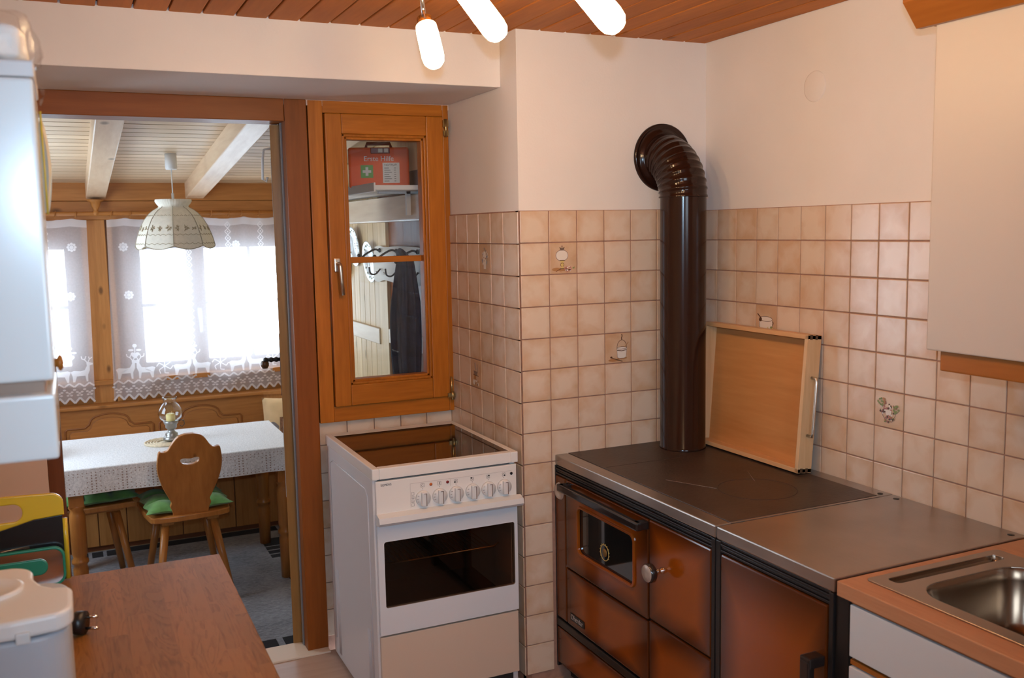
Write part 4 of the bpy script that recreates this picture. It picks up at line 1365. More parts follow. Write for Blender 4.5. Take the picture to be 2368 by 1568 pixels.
lc = thing('wall_cupboard', 'glossy white wall cupboard with brown gap and wooden knob on the kitchen side wall', 'cupboard', (-2.42, -1.45, 1.325))
obj('carcass', MB().box(-2.578, -2.268, -1.565, -1.345, 1.335, 1.855, 0.003), M('cupboard_brown_carcass', (0.27, 0.17, 0.12), 0.5), lc)
obj('upper_panel', MB().box(-2.578, -2.2555, -1.583, -1.335, 1.438, 1.845, 0.006, seg=3), MT['white_gloss'], lc)
obj('lower_panel', MB().box(-2.578, -2.2565, -1.590, -1.335, 1.329, 1.420, 0.006, seg=3), MT['white_gloss'], lc)
obj('top_board', MB().box(-2.578, -2.2535, -1.580, -1.335, 1.846, 1.868, 0.003), M('cupboard_top_grey', (0.55, 0.52, 0.51), 0.4), lc)
obj('knob', MB().lathe([(0.006, 0), (0.007, 0.003), (0.011, 0.005), (0.012, 0.008), (0.008, 0.011), (0, 0.012)], (-2.2555, -1.50, 1.452), (1, 0, 0), 18), MT['cab_wood'], lc, label='small round wooden knob')

# white foam block in clear film on top of it
fb = thing('wrapped_foam_block', 'white foam block in clear plastic film lying on the wall cupboard', 'package', (-2.42, -1.46, 1.868))


def lump(x0, x1, y0, y1, z0, z1, amp, seed):
    rnd = random.Random(seed)
    ph = [rnd.uniform(0, 6) for _ in range(6)]
    cx, cy, cz = (x0 + x1) / 2, (y0 + y1) / 2, (z0 + z1) / 2

    def fn(u, v):
        a, b_ = 2 * PI * u, PI * (v - 0.5)
        e = 0.35
        f_ = lambda q: math.copysign(abs(q) ** e, q)
        x, y, z = f_(math.cos(a)) * f_(math.cos(b_)), f_(math.sin(a)) * f_(math.cos(b_)), f_(math.sin(b_))
        k = 1 + amp * (math.sin(5 * a + ph[0]) * math.sin(4 * b_ + ph[1]) + 0.6 * math.sin(11 * a + ph[2] + 3 * b_))
        return Vector((cx + (x1 - x0) / 2 * x * k, cy + (y1 - y0) / 2 * y * k, max(z0, cz + (z1 - z0) / 2 * z * (k if z > 0 else 1))))
    return fn


obj('foam', MB().grid(40, 20, lump(-2.56, -2.262, -1.56, -1.38, 1.870, 1.925, 0.02, 3), wrap=True), MT['foam'], fb)
obj('film', MB().grid(48, 24, lump(-2.572, -2.250, -1.575, -1.365, 1.869, 1.940, 0.035, 5), wrap=True), MT['film'], fb)
obj('film_flap', MB().grid(8, 8, lambda u, v: Vector((-2.251 + 0.006 * math.sin(7 * v + 2 * u), -1.56 + 0.12 * u, 1.895 - 0.075 * v * (0.6 + 0.4 * math.sin(2.5 * u)))) + Vector((0.004 * math.cos(9 * v), 0, 0))), MT['film'], fb)

# folded bag hanging on the far side of that cupboard
hb_ = thing('hanging_bag', 'cream folded bag hanging at the end of the wall cupboard', 'bag', (-2.30, -1.2, 1.70))
obj('bag', MB().grid(24, 24, lambda u, v: Vector((-2.2505 - 0.22 * u, -1.30 + 0.05 * math.sin(PI * u), 1.818 - 0.145 * v)) + Vector((0.008 * math.sin(PI * v) ** 0.8 * (1 - u), 0.012 * math.sin(6 * v + 3 * u), 0))), MT['bag'], hb_)
obj('bag_side', MB().grid(12, 24, lambda u, v: Vector((-2.2505 - 0.004 * u, -1.30 - 0.03 * u, 1.818 - 0.145 * v)) + Vector((0.008 * math.sin(PI * v) ** 0.8, 0, 0))), MT['bag'], hb_)
obj('yellow_edge', MB().tube([(-2.2525, -1.332, 1.83), (-2.252, -1.332, 1.74), (-2.252, -1.332, 1.67)], 0.0016, 8), MT['bag_yellow'], hb_)

# bread maker
bk = thing('bread_maker', 'white plastic bread maker with rounded lid on the oak worktop', 'appliance', (-2.42, -1.36, LZ))
out = rrect(-2.57, -2.262, -1.49, -1.235, 0.05, 8)
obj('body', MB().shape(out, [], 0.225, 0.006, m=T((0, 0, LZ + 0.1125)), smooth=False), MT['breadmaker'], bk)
out2 = [(-2.572, -1.492)] + [(-2.34, -1.496)] + ell(-2.292, -1.455, 0.036, 0.036, 6, -70, 0) + ell(-2.289, -1.385, 0.033, 0.02, 5, 0, 80) + [(-2.30, -1.345), (-2.315, -1.30)] + ell(-2.36, -1.275, 0.045, 0.045, 6, 10, 90) + [(-2.572, -1.232)]
ld = obj('lid', MB().shape(out2, [], 0.030, 0.007, m=T((0, 0, LZ + 0.243))), MT['white_plastic'], bk)
obj('lid_dish', MB().lathe([(0.082, 0), (0.084, 0.006), (0.078, 0.008), (0.070, 0.003), (0, 0.001)], (-2.41, -1.345, LZ + 0.257), seg=40, m=T((-2.41, -1.345, 0)) @ Matrix.Diagonal((1.0, 0.75, 1, 1)) @ T((2.41, 1.345, 0))), MT['white_plastic'], ld)
obj('lid_catch', MB().box(-2.335, -2.315, -1.500, -1.490, LZ + 0.222, LZ + 0.240, 0.003), MT['grey_white'], ld)
pg = thing('power_plug', 'black two-pin power plug lying on the oak worktop', 'plug', (-2.262, -0.90, LZ))
pm_ = T((-2.262, -0.92, LZ + 0.024)) @ Matrix.Rotation(R(-112), 4, 'Z') @ Matrix.Diagonal((1.3, 1.3, 1.3, 1))
obj('plug_body', MB().lathe([(0, -0.02), (0.010, -0.02), (0.015, -0.004), (0.0185, 0.002), (0.0185, 0.016), (0, 0.016)], (0, 0, 0), (0, 1, 0), 24, m=pm_), MT['plug'], pg)
for dz in (-0.0095, 0.0095):
    obj('pin', MB().cyl((0, 0.016, dz), (0, 0.036, dz), 0.0024, seg=12, m=pm_), MT['chrome'], pg)
obj('cord', MB().tube(catmull([(-2.278, -0.905, LZ + 0.017), (-2.32, -0.94, LZ + 0.008), (-2.42, -1.02, LZ + 0.005), (-2.46, -1.12, LZ + 0.005), (-2.45, -1.232, LZ + 0.02)], 6), 0.004, 8), MT['plug'], pg)

# trays standing at the end of the worktop
yt = thing('yellow_black_tray', 'black plastic tray with yellow handle band standing on the oak worktop', 'tray', (-2.42, -0.565, LZ))
ym = T((0, -0.562, LZ)) @ Matrix.Rotation(R(-3), 4, 'X') @ UPX
TH = 0.222
outl = [(-2.573, 0.002)] + [(-2.2745, 0.002)] + [(-2.2735, 0.10), (-2.2735, 0.165)] + ell(-2.300, TH - 0.034, 0.0265, 0.026, 6, 0, 90) + [(-2.34, TH - 0.006), (-2.40, TH - 0.004), (-2.573, TH - 0.015)]
obj('yellow_band', MB().shape([p for p in outl if p[1] > 0.162] + [(-2.573, 0.138), (-2.50, 0.133), (-2.43, 0.135), (-2.38, 0.146), (-2.34, 0.156), (-2.2735, 0.160)], [rrect(-2.52, -2.362, 0.156, 0.198, 0.020)], 0.014, 0.003, m=ym), MT['yellow'], yt)
obj('yellow_edge', MB().tube([ym @ Vector((-2.2745, 0.004, 0)), ym @ Vector((-2.2735, 0.10, 0)), ym @ Vector((-2.2735, 0.15, 0))], 0.006, 8), MT['yellow'], yt)
pb = obj('black_plate', MB().shape([(-2.573, 0.003), (-2.279, 0.003), (-2.278, 0.159), (-2.34, 0.155), (-2.38, 0.145), (-2.43, 0.134), (-2.50, 0.132), (-2.573, 0.137)], [], 0.008, 0.001, m=ym), MT['black_plastic'], yt)
for v, u1 in ((0.088, -2.352), (0.073, -2.345), (0.060, -2.352)):
    obj('rib', MB().tube([ym @ Vector((-2.56, v - 0.006, 0.005)), ym @ Vector((u1, v + 0.003, 0.005))], 0.005, 10), MT['black_plastic'], pb)
gt = thing('steel_dish_green_rim', 'rounded steel dish with green rim standing before the yellow tray', 'dish', (-2.42, -0.60, LZ))
gm = T((0, -0.588, LZ + 0.0005)) @ Matrix.Rotation(R(-4), 4, 'X') @ UPX
obj('steel_plate', MB().shape(rrect(-2.573, -2.2815, 0.004, 0.088, 0.022), [], 0.010, 0.002, m=gm), MT['chrome'], gt)
obj('green_rim', MB().shape(rrect(-2.577, -2.2775, 0.0, 0.092, 0.025), [rrect(-2.571, -2.2835, 0.006, 0.086, 0.020)], 0.014, 0.002, m=gm), MT['green_rim'], gt)
obj('green_grip', MB().shape(rrect(-2.55, -2.315, 0.030, 0.068, 0.018), [], 0.014, 0.003, m=gm @ T((0, 0, 0.003))), MT['green_rim'], gt)

# ================================================================== DINING ROOM SHELL
sl = math.atan(0.097)
dc = obj('ceiling', MB().poly([(-3.2, 0.7, dceil(0.7) + 0.0006), (-0.7, 0.7, dceil(0.7) + 0.0006), (-0.7, 3.7, dceil(3.7) + 0.0006), (-3.2, 3.7, dceil(3.7) + 0.0006)]).poly([(-3.2, 0.7, dceil(0.7) + 0.12), (-0.7, 0.7, dceil(0.7) + 0.12), (-0.7, 3.7, dceil(3.7) + 0.12), (-3.2, 3.7, dceil(3.7) + 0.12)]), M('ceiling_groove_shadow', (0.12, 0.055, 0.022), 0.8), kind='structure', label='sloping dining room ceiling of pale narrow boards')  # dark backing almost flush with the boards paints their shadow lines
cbm = MB().box(-1.2, 1.2, -0.0440, 0.0440, 0, 0.016, 0.0006).mesh('board')
cbm.materials.append(MT['pine_pale_x'])
for i in range(29):
    y = 3.47 - i * 0.097
    o = bpy.data.objects.new('board', cbm)
    COL.objects.link(o)
    o.location = (-1.95, y, dceil(y) - 0.0006)
    o.rotation_euler = (-sl, 0, 0)
    o.parent = dc
for k, bx in enumerate((-2.61, -2.035, -1.452, -0.875)):
    t = MB()
    m = T((bx, 3.49, dceil(3.49) - 0.052)) @ Matrix.Rotation(-sl, 4, 'X')
    t.box(-0.056, 0.056, -2.73, 0.0, -0.046, 0.056, 0.006, m=m)
    obj('trim_%d' % (k + 2), t, MT['pine_beam'], kind='structure', label='pale pine rafter under the sloping dining ceiling')

# far wall with two window openings
fw = MB()
fw.box(-3.2, -0.7, 3.5, 3.62, DF, 0.74).box(-3.2, -0.7, 3.5, 3.62, 1.70, 2.2)
fw.box(-3.2, -2.92, 3.5, 3.62, 0.74, 1.70).box(-2.135, -1.955, 3.5, 3.62, 0.74, 1.70).box(-0.86, -0.7, 3.5, 3.62, 0.74, 1.70)
wf_ = obj('wall_far', fw, MT['dine_x'], kind='structure', label='pine wall of the dining room with curtained windows')
obj('plank', MB().box(-3.0, -0.8, 3.455, 3.5, 1.852, 1.972, 0.004), MT['dine_x'], wf_)
obj('plank', MB().box(-3.0, -0.8, 3.475, 3.5, 1.735, 1.850, 0.003), MT['dine_x'], wf_)
obj('post', MB().box(-2.125, -1.995, 3.470, 3.5, 0.55, 1.735, 0.004), MT['dine_z'], wf_)
obj('post', MB().box(-1.985, -1.955, 3.482, 3.5, 0.55, 1.735, 0.003), MT['dine_z'], wf_)
obj('sill', MB().box(-3.0, -0.8, 3.43, 3.52, 0.705, 0.735, 0.004), MT['dine_x'], wf_)
obj('wall_side', MB().box(-0.79, -0.66, 0.76, 3.62, DF, 2.45), MT['groove'], kind='structure', label='board-clad side wall of the dining room')
ws = bpy.data.objects['wall_side']
lwm = MB()
lwm.box(-3.12, -3.0, 0.74, 1.6, DF, 2.45).box(-3.12, -3.0, 2.6, 3.62, DF, 2.45).box(-3.12, -3.0, 1.6, 2.6, DF, 0.6).box(-3.12, -3.0, 1.6, 2.6, 1.9, 2.45)
obj('wall_dining_left', lwm, MT['dine_z'], kind='structure')
w5 = thing('window_5', 'side window of the dining room', None, (-3.06, 2.1, 0.6), kind='structure')
obj('frame', MB().box(-3.09, -3.03, 1.6, 1.67, 0.6, 1.9).box(-3.09, -3.03, 2.53, 2.6, 0.6, 1.9).box(-3.09, -3.03, 1.67, 2.53, 0.6, 0.67).box(-3.09, -3.03, 1.67, 2.53, 1.83, 1.9), MT['win_brown'], w5)
obj('pane', MB().box(-3.062, -3.058, 1.67, 2.53, 0.67, 1.83), MT['glass'], w5)

# cladding of the side wall (faces the room at x = -0.80)
sbm = MB().box(-0.80, -0.785, -0.0452, 0.0452, 0.30, 1.90, 0.003).mesh('board')
sbm.materials.append(MT['pine_pale_z'])
y = 3.45
while y > 1.62:
    o = bpy.data.objects.new('board', sbm)
    COL.objects.link(o)
    o.location = (0, y, 0)
    o.parent = ws
    y -= 0.0935
obj('corner_post', MB().box(-0.812, -0.785, 1.472, 1.600, DF, 1.72, 0.003), MT['pine_pale_z'], ws)
obj('rail', MB().box(-0.820, -0.785, 1.60, 3.45, 1.065, 1.145, 0.004), wood('rail_pine', (0.66, 0.50, 0.33), (0.80, 0.65, 0.46), 'y', 8, 0.45, 0.15, 0.8), ws)
obj('rail', MB().box(-0.812, -0.785, 0.80, 1.472, 1.085, 1.155, 0.004), bpy.data.materials['rail_pine'], ws)
obj('dark_panel', MB().box(-0.795, -0.785, 0.78, 1.472, DF, 1.72), MT['post_z'], ws)
obj('wall_beam', MB().box(-0.855, -0.785, 0.78, 3.45, 1.675, 1.790, 0.006), MT['pine_beam'], ws)
obj('upper_panel', MB().box(-0.80, -0.785, 0.78, 3.45, 1.90, 2.25), MT['pine_pale_z'], ws)

# windows ------------------------------------------------------------


def win(name, x0, x1, z0, z1, panes, label, handle=None):
    w = thing(name, label, None, ((x0 + x1) / 2, 3.55, z0), kind='structure')
    g0, g1 = panes[0][2], panes[0][3]
    xs = [x0] + [v for p in panes for v in p[:2]] + [x1]
    for i in range(0, len(xs), 2):
        obj('stile', MB().box(xs[i], xs[i + 1], 3.53, 3.59, z0, z1, 0.003), MT['win_brown'], w)
    for p in panes:
        obj('rail', MB().box(p[0], p[1], 3.531, 3.589, z0, p[2], 0.003), MT['win_brown'], w)
        obj('rail', MB().box(p[0], p[1], 3.531, 3.589, p[3], z1, 0.003), MT['win_brown'], w)
        zm = (p[2] + p[3]) / 2 + 0.005
        obj('muntin', MB().box(p[0], p[1], 3.545, 3.575, zm - 0.010, zm + 0.010, 0.002), MT['win_brown'], w)
        if p[1] - p[0] > 0.42:
            xm = p[0] + 0.29
            obj('muntin', MB().box(xm - 0.010, xm + 0.010, 3.546, 3.574, p[2], p[3], 0.002), MT['win_brown'], w)
        obj('pane', MB().box(p[0], p[1], 3.558, 3.562, p[2], p[3]), MT['glass'], w)
    if handle:
        hx, hz_ = handle
        obj('handle', MB().box(hx - 0.012, hx + 0.012, 3.518, 3.531, hz_ - 0.01, hz_ + 0.055, 0.004).cyl((hx, 3.52, hz_ + 0.035), (hx, 3.485, hz_ + 0.035), 0.009, seg=12).box(hx - 0.009, hx + 0.011, 3.475, 3.49, hz_ - 0.10, hz_ + 0.045, 0.005), MT['white_gloss'], w)
    return w


win('window_2', -1.955, -0.86, 0.74, 1.70, [(-1.796, -1.517, 0.815, 1.545), (-1.404, -0.92, 0.815, 1.545)], 'brown dining room window with white handle behind the wide curtain', (-1.452, 1.10))
win('window_3', -2.92, -2.135, 0.74, 1.70, [(-2.80, -2.235, 0.825, 1.555)], 'brown dining room window behind the narrow curtain')

# ================================================================== CURTAINS
rod = thing('curtain_rod', 'wooden curtain rod with rings above the dining windows', 'curtain rod', (-1.9, 3.41, 1.76))
obj('pole', MB().cyl((-2.95, 3.41, 1.772), (-0.84, 3.41, 1.772), 0.0125, seg=16), MT['dine_x'], rod)
for rx in (-2.27, -2.155, -1.955, -1.845, -1.66, -1.52, -1.36, -1.25, -1.17, -1.06, -0.93):
    obj('ring', MB().tube([(rx + 0.004 * math.sin(a), 3.41 + 0.019 * math.cos(a), 1.768 + 0.019 * math.sin(a)) for a in [2 * PI * i / 20 for i in range(20)]], 0.0028, 8, closed=True), MT['dine_x'], rod)
obj('turned_bracket', MB().lathe([(0.045, 0.075), (0.048, 0.068), (0.030, 0.058), (0.026, 0.040), (0.017, 0.020), (0.012, 0.008), (0.019, 0.0), (0.020, -0.012), (0.012, -0.022), (0, -0.024)], (-2.04, 3.41, 1.782), seg=24), MT['dine_z'], rod)


def curtain(name, label, x0, x1, xb0, xb1, ztop_, zbot, seed, folds):
    rnd = random.Random(seed)
    ph = [rnd.uniform(0, 6) for _ in range(4)]
    root = thing(name, label, 'curtain', ((x0 + x1) / 2, 3.41, zbot), group='lace curtains')

    def pos(x, z, off=0.0):
        """x, z on the flat cloth -> folded cloth"""
        t = (ztop_ - z) / (ztop_ - zbot)
        u = (x - x0) / (x1 - x0)
        xx = (x0 + (x1 - x0) * u) * (1 - t) + (xb0 + (xb1 - xb0) * u) * t
        y = 3.412 + folds * (0.014 * math.sin(11 * x + ph[0] + 0.4 * t) + 0.008 * math.sin(25 * x + ph[1]) + 0.003 * math.sin(61 * x + ph[2]) * (1 - t)) + 0.010 * t - off
        return Vector((xx, y, z))
    n = int((x1 - x0) / 0.0095)
    zz = 0.058
    hemz = lambda x: abs(((x - x0) / zz + 0.5) % 1 - 0.5) * 2 * 0.034

    def fn(u, v):
        x = x0 + (x1 - x0) * u
        zb_ = zbot + hemz(x)
        top = ztop_ + 0.006 * math.sin(70 * x + ph[3]) * 0.7 - 0.012 * abs(math.sin(13 * x + ph[1]))
        return pos(x, top + (zb_ - top) * v)
    obj('cloth', MB().grid(n, 24, fn), MT['sheer'], root)
    # gathered heading
    obj('heading', MB().grid(n, 3, lambda u, v: pos(x0 + (x1 - x0) * u, ztop_ - 0.010 * abs(math.sin(13 * (x0 + (x1 - x0) * u) + ph[1])) - 0.045 * v, 0.002)), MT['hem'], root)

    def flat(pts, name_, mat='lace'):
        mb = MB()
        for pl in pts:
            mb.poly([pos(a, b_, 0.0025) for a, b_ in pl])
        return obj(name_, mb, MT[mat], root)

    def strip(pts, w):
        out_ = []
        for a, b_ in zip(pts, pts[1:]):
            dx, dz = b_[0] - a[0], b_[1] - a[1]
            l = math.hypot(dx, dz)
            nx, nz = -dz / l * w / 2, dx / l * w / 2
            out_.append([(a[0] + nx, a[1] + nz), (b_[0] + nx, b_[1] + nz), (b_[0] - nx, b_[1] - nz), (a[0] - nx, a[1] - nz)])
        return out_
    nz_ = int((x1 - x0) / zz)
    zig = lambda base, amp, ph_=0: [(x0 + k * zz / 2, base + (amp if (k + ph_) % 2 else 0)) for k in range(2 * nz_ + 1)]
    flat(strip(zig(zbot + 0.105, 0.022), 0.010), 'zigzag_band')
    flat(strip([(a, b_ + 0.004) for a, b_ in zig(zbot, 0.034, 0)], 0.012), 'scalloped_edge')
    flw = []
    for k in range(nz_):
        cx = x0 + (k + 0.5) * zz
        for dx, dz in ((0, 0), (0.014, 0.008), (-0.014, 0.008), (0.010, -0.012), (-0.010, -0.012), (0.028, 0.022), (-0.028, 0.022)):
            flw.append(ell(cx + dx, zbot + 0.066 + dz, 0.009, 0.006, 8))
    flat(flw, 'flower_band')

    def deer(cx, z, s, mir):
        f = lambda u, v: (cx + mir * u * s, z + v * s)
        body = [(-0.5, 0.55), (-0.35, 0.62), (0.0, 0.58), (0.2, 0.62), (0.32, 0.85), (0.30, 1.0), (0.38, 1.06), (0.62, 0.98), (0.62, 0.90), (0.46, 0.86), (0.46, 0.6), (0.36, 0.36), (0.36, 0.0), (0.27, 0.0), (0.22, 0.32), (-0.2, 0.30), (-0.3, 0.0), (-0.40, 0.0), (-0.42, 0.32)]
        pts = [[f(*p) for p in body]]
        for a in ([(0.34, 1.02), (0.22, 1.18), (0.30, 1.38)], [(0.22, 1.18), (0.08, 1.24), (0.06, 1.38)], [(0.38, 1.04), (0.46, 1.2), (0.42, 1.34)], [(0.46, 1.2), (0.60, 1.3)]):
            pts += strip([f(*p) for p in a], 0.05 * s)
        flat(pts, 'deer_motif')

    def heart_flower(cx, z, s):
        h = [(cx, z), (cx - 0.45 * s, z + 0.45 * s), (cx - 0.42 * s, z + 0.7 * s), (cx - 0.2 * s, z + 0.75 * s), (cx, z + 0.6 * s), (cx + 0.2 * s, z + 0.75 * s), (cx + 0.42 * s, z + 0.7 * s), (cx + 0.45 * s, z + 0.45 * s)]
        pts = [h, ell(cx - 0.4 * s, z + 1.0 * s, 0.3 * s, 0.13 * s, 10), ell(cx + 0.4 * s, z + 1.0 * s, 0.3 * s, 0.13 * s, 10), ell(cx, z + 1.5 * s, 0.24 * s, 0.22 * s, 10)] + strip([(cx, z + 0.6 * s), (cx, z + 1.4 * s)], 0.1 * s)
        flat(pts, 'heart_motif')

    def flake(cx, z, s):
        pts = [ell(cx, z, 0.4 * s, 0.4 * s, 10)]
        for k in range(8):
            a = k * PI / 4
            pts.append(ell(cx + 0.68 * s * math.cos(a), z + 0.68 * s * math.sin(a), 0.28 * s, 0.28 * s, 8))
        flat(pts, 'snowflake_motif')
    W_ = 0.29
    k = 0
    x = x1 - 0.075 if name_side[name] else x0 + 0.075
    step = -1 if name_side[name] else 1
    while x0 + 0.04 < x < x1 - 0.04:
        deer(x, zbot + 0.135, 0.115, 1)
        if x0 + 0.04 < x + step * 0.115 < x1 - 0.04:
            deer(x + step * 0.115, zbot + 0.135, 0.115, -1)
        if step > 0:
            hx = x + 0.055
        else:
            hx = x - 0.055
        if x0 + 0.05 < hx < x1 - 0.05:
            heart_flower(hx, zbot + 0.262, 0.055)
            flake(hx - 0.02 * step, zbot + 0.665, 0.030)
            flake(hx - 0.04 * step, zbot + 0.965, 0.030)
        sx = x + step * 0.23
        if x0 + 0.05 < sx < x1 - 0.05:
            pts = []
            for q in range(6):
                a = q * PI / 3 + PI / 6
                pts += strip([(sx, zbot + 0.2), (sx + 0.04 * math.cos(a), zbot + 0.2 + 0.045 * math.sin(a)), (sx + 0.05 * math.cos(a + 0.5), zbot + 0.2 + 0.055 * math.sin(a + 0.5))], 0.006)
            flat(pts, 'scroll_motif')
        x += step * 0.34
    cols = [x0 + 0.478, x0 + 0.72, x0 + 0.93] if not name_side[name] else [x1 - 0.235]
    for cx in cols:
        if not (x0 + 0.02 < cx < x1 - 0.02):
            continue
        pts = []
        z = zbot + 0.23
        while z < ztop_ - 0.06:
            pts += strip([(cx, z), (cx + 0.018, z + 0.021), (cx, z + 0.042), (cx - 0.018, z + 0.021), (cx, z)], 0.005)
            pts.append(ell(cx, z + 0.021, 0.005, 0.006, 6))
            z += 0.042
        flat(pts, 'lace_column')
    return root


name_side = {'lace_curtain': False, 'narrow_lace_curtain': True}
curtain('narrow_lace_curtain', 'narrow white lace curtain left of the knotty window post', -2.62, -2.098, -2.63, -2.118, 1.742, 0.605, 11, 0.5)
curtain('lace_curtain', 'wide white lace deer curtain behind the pendant lamp', -1.985, -0.86, -2.008, -0.87, 1.742, 0.600, 23, 1.0)

# ================================================================== BENCH
bn = thing('corner_bench', 'knotty pine bench with arched back panels under the windows', 'bench', (-1.9, 3.2, DF))
obj('back', MB().box(-3.0, -1.09, 3.365, 3.40, 0.15, 0.572, 0.004), MT['dine_x'], bn)
obj('back_cap', MB().box(-3.0, -0.805, 3.335, 3.46, 0.572, 0.592, 0.006), MT['dine_x'], bn)
obj('seat', MB().box(-3.0, -0.81, 2.96, 3.40, 0.165, 0.192, 0.006), MT['dine_x'], bn)
obj('corner_back', MB().prism([(-1.092, 3.365), (-0.81, 3.285), (-0.81, 3.31), (-1.088, 3.39)], lambda u, v, w: Vector((u, v, 0.192 + w)), 0.38), MT['dine_z'], bn)
obj('corner_cap', MB().prism([(-1.10, 3.335), (-0.806, 3.255), (-0.806, 3.334), (-1.09, 3.335)], lambda u, v, w: Vector((u, v, 0.572 + w)), 0.02), MT['dine_z'], bn)
bb = MB().box(-3.0, -0.81, 3.10, 3.12, DF, 0.165)
obj('base', bb, MT['groove'], bn)
x = -2.95
while x < -0.95:
    obj('base_board', MB().box(x, x + 0.155, 3.085, 3.102, DF + 0.03, 0.16, 0.003), MT['dine_z'], bn)
    x += 0.16
for px0, px1 in ((-2.62, -2.36), (-2.30, -1.79), (-1.755, -1.245)):
    for q, ins in enumerate((0.0, 0.026)):
        a0, a1 = px0 + ins, px1 - ins
        zb_, zs, zt = 0.20, 0.455 - ins * 0.8, 0.535 - ins
        w_ = a1 - a0
        pts = [(a0, zb_), (a0, zs - 0.012), (a0 + 0.012, zs), (a0 + w_ * 0.22, zs), (a0 + w_ * 0.27, zs + (zt - zs) * 0.25)]
        pts += [(a0 + w_ * (0.5 + 0.22 * math.cos(R(a))), zs + (zt - zs) * (0.42 + 0.58 * math.sin(R(a)))) for a in range(175, 0, -14)]
        pts += [(a1 - w_ * 0.27, zs + (zt - zs) * 0.25), (a1 - w_ * 0.22, zs), (a1 - 0.012, zs), (a1, zs - 0.012), (a1, zb_)]
        obj('panel_moulding', MB().tube([(p, 3.364, z) for p, z in pts], 0.0055 - 0.002 * q, 8), MT['moulding'], bn)
    obj('raised_panel', MB().prism([(p, z) for p, z in pts], lambda u, v, w: Vector((u, 3.366 - w, v)), 0.006), MT['dine_x'], bn)

pw = thing('bench_pillow', 'tan pillow with dark printed figure in the bench corner', 'pillow', (-0.995, 3.17, 0.195))


def pillow_fn(sgn):
    m = T((-0.955, 3.18, 0.385)) @ Matrix.Rotation(R(-14), 4, 'Z') @ Matrix.Rotation(R(-14), 4, 'X')

    def fn(u, v):
        a, b_ = 2 * u - 1, 2 * v - 1
        th = 0.065 * ((1 - a ** 4) * (1 - b_ ** 4)) ** 0.6
        k = 1 - 0.07 * (1 - abs(a)) * b_ * b_ - 0.0
        return m @ Vector((0.185 * a * (1 - 0.06 * (1 - b_ * b_)), sgn * th, 0.185 * b_ * (1 - 0.06 * (1 - a * a))))
    return fn


pwo = obj('cover', MB().grid(20, 20, pillow_fn(-1)).grid(20, 20, pillow_fn(1)), MT['pillow'], pw)
pf = pillow_fn(-1)
off = lambda u, v: pf(u, v) + Vector((-0.0015, -0.003, 0))
obj('printed_figure', MB().grid(10, 10, lambda u, v: off(0.30 + 0.34 * u * (0.5 + 0.5 * math.sin(PI * v)), 0.30 + 0.34 * v)).grid(6, 6, lambda u, v: off(0.36 + 0.2 * u, 0.66 + 0.16 * v)), MT['pillow_print'], pwo)
obj('painted_shadow', MB().grid(8, 8, lambda u, v: off(0.06 + 0.22 * u, 0.34 + 0.22 * v * (0.6 + 0.4 * math.sin(PI * u)))), MT['pillow_grey'], pwo)  # grey spot paints a shadow onto the pillow cover

# ================================================================== TABLE
TX0, TX1, TY0, TY1, TZ = -2.325, -1.172, 2.03, 2.80, 0.50
tb = thing('dining_table', 'pine dining table with turned legs under the white lace cloth', 'table', (-1.75, 2.41, DF))
obj('top', MB().box(TX0, TX1, TY0, TY1, TZ - 0.032, TZ - 0.003, 0.004), MT['dine_x'], tb)
for lx in (TX0 + 0.065, TX1 - 0.065):
    for ly in (TY0 + 0.065, TY1 - 0.065):
        obj('leg', MB().box(lx - 0.035, lx + 0.035, ly - 0.035, ly + 0.035, 0.30, TZ - 0.032, 0.004).lathe([(0.034, 0.31), (0.040, 0.295), (0.030, 0.28), (0.036, 0.262), (0.038, 0.24), (0.037, 0.06), (0.030, 0.04), (0.040, 0.025), (0.040, 0.012), (0.030, 0.0), (0.036, -0.02), (0.034, -0.10), (0.032, DF + 0.0135), (0, DF + 0.0135)], (lx, ly, 0), seg=24), MT['chair'], tb)
for y in (TY0 + 0.055, TY1 - 0.075):
    obj('apron', MB().prism([(TX0 + 0.10, TZ - 0.032), (TX0 + 0.10, TZ - 0.12)] + [(TX0 + 0.10 + (TX1 - TX0 - 0.2) * i / 16, TZ - 0.12 + 0.03 * math.sin(PI * i / 16) ** 0.6 * (0.8 + 0.2 * math.cos(6 * PI * i / 16))) for i in range(1, 16)] + [(TX1 - 0.10, TZ - 0.12), (TX1 - 0.10, TZ - 0.032)], lambda u, v, w: Vector((u, y + w, v)), 0.02), MT['dine_x'], tb)
for x in (TX0 + 0.055, TX1 - 0.075):
    obj('apron', MB().box(x, x + 0.02, TY0 + 0.10, TY1 - 0.10, TZ - 0.12, TZ - 0.032), MT['dine_x'], tb)
# lace cloth
tc_ = thing('tablecloth', 'white lace-edged tablecloth hanging over the pine dining table', 'tablecloth', (-1.75, 2.41, TZ))
g = 0.012
loop = []
for (ax, ay), (bx, by) in (((TX0, TY0), (TX1, TY0)), ((TX1, TY0), (TX1, TY1)), ((TX1, TY1), (TX0, TY1)), ((TX0, TY1), (TX0, TY0))):
    nn = int(math.hypot(bx - ax, by - ay) / 0.02)
    for i in range(nn):
        loop.append((ax + (bx - ax) * i / nn, ay + (by - ay) * i / nn, abs(i / nn - 0.5) * 2))
cxm, cym = (TX0 + TX1) / 2, (TY0 + TY1) / 2


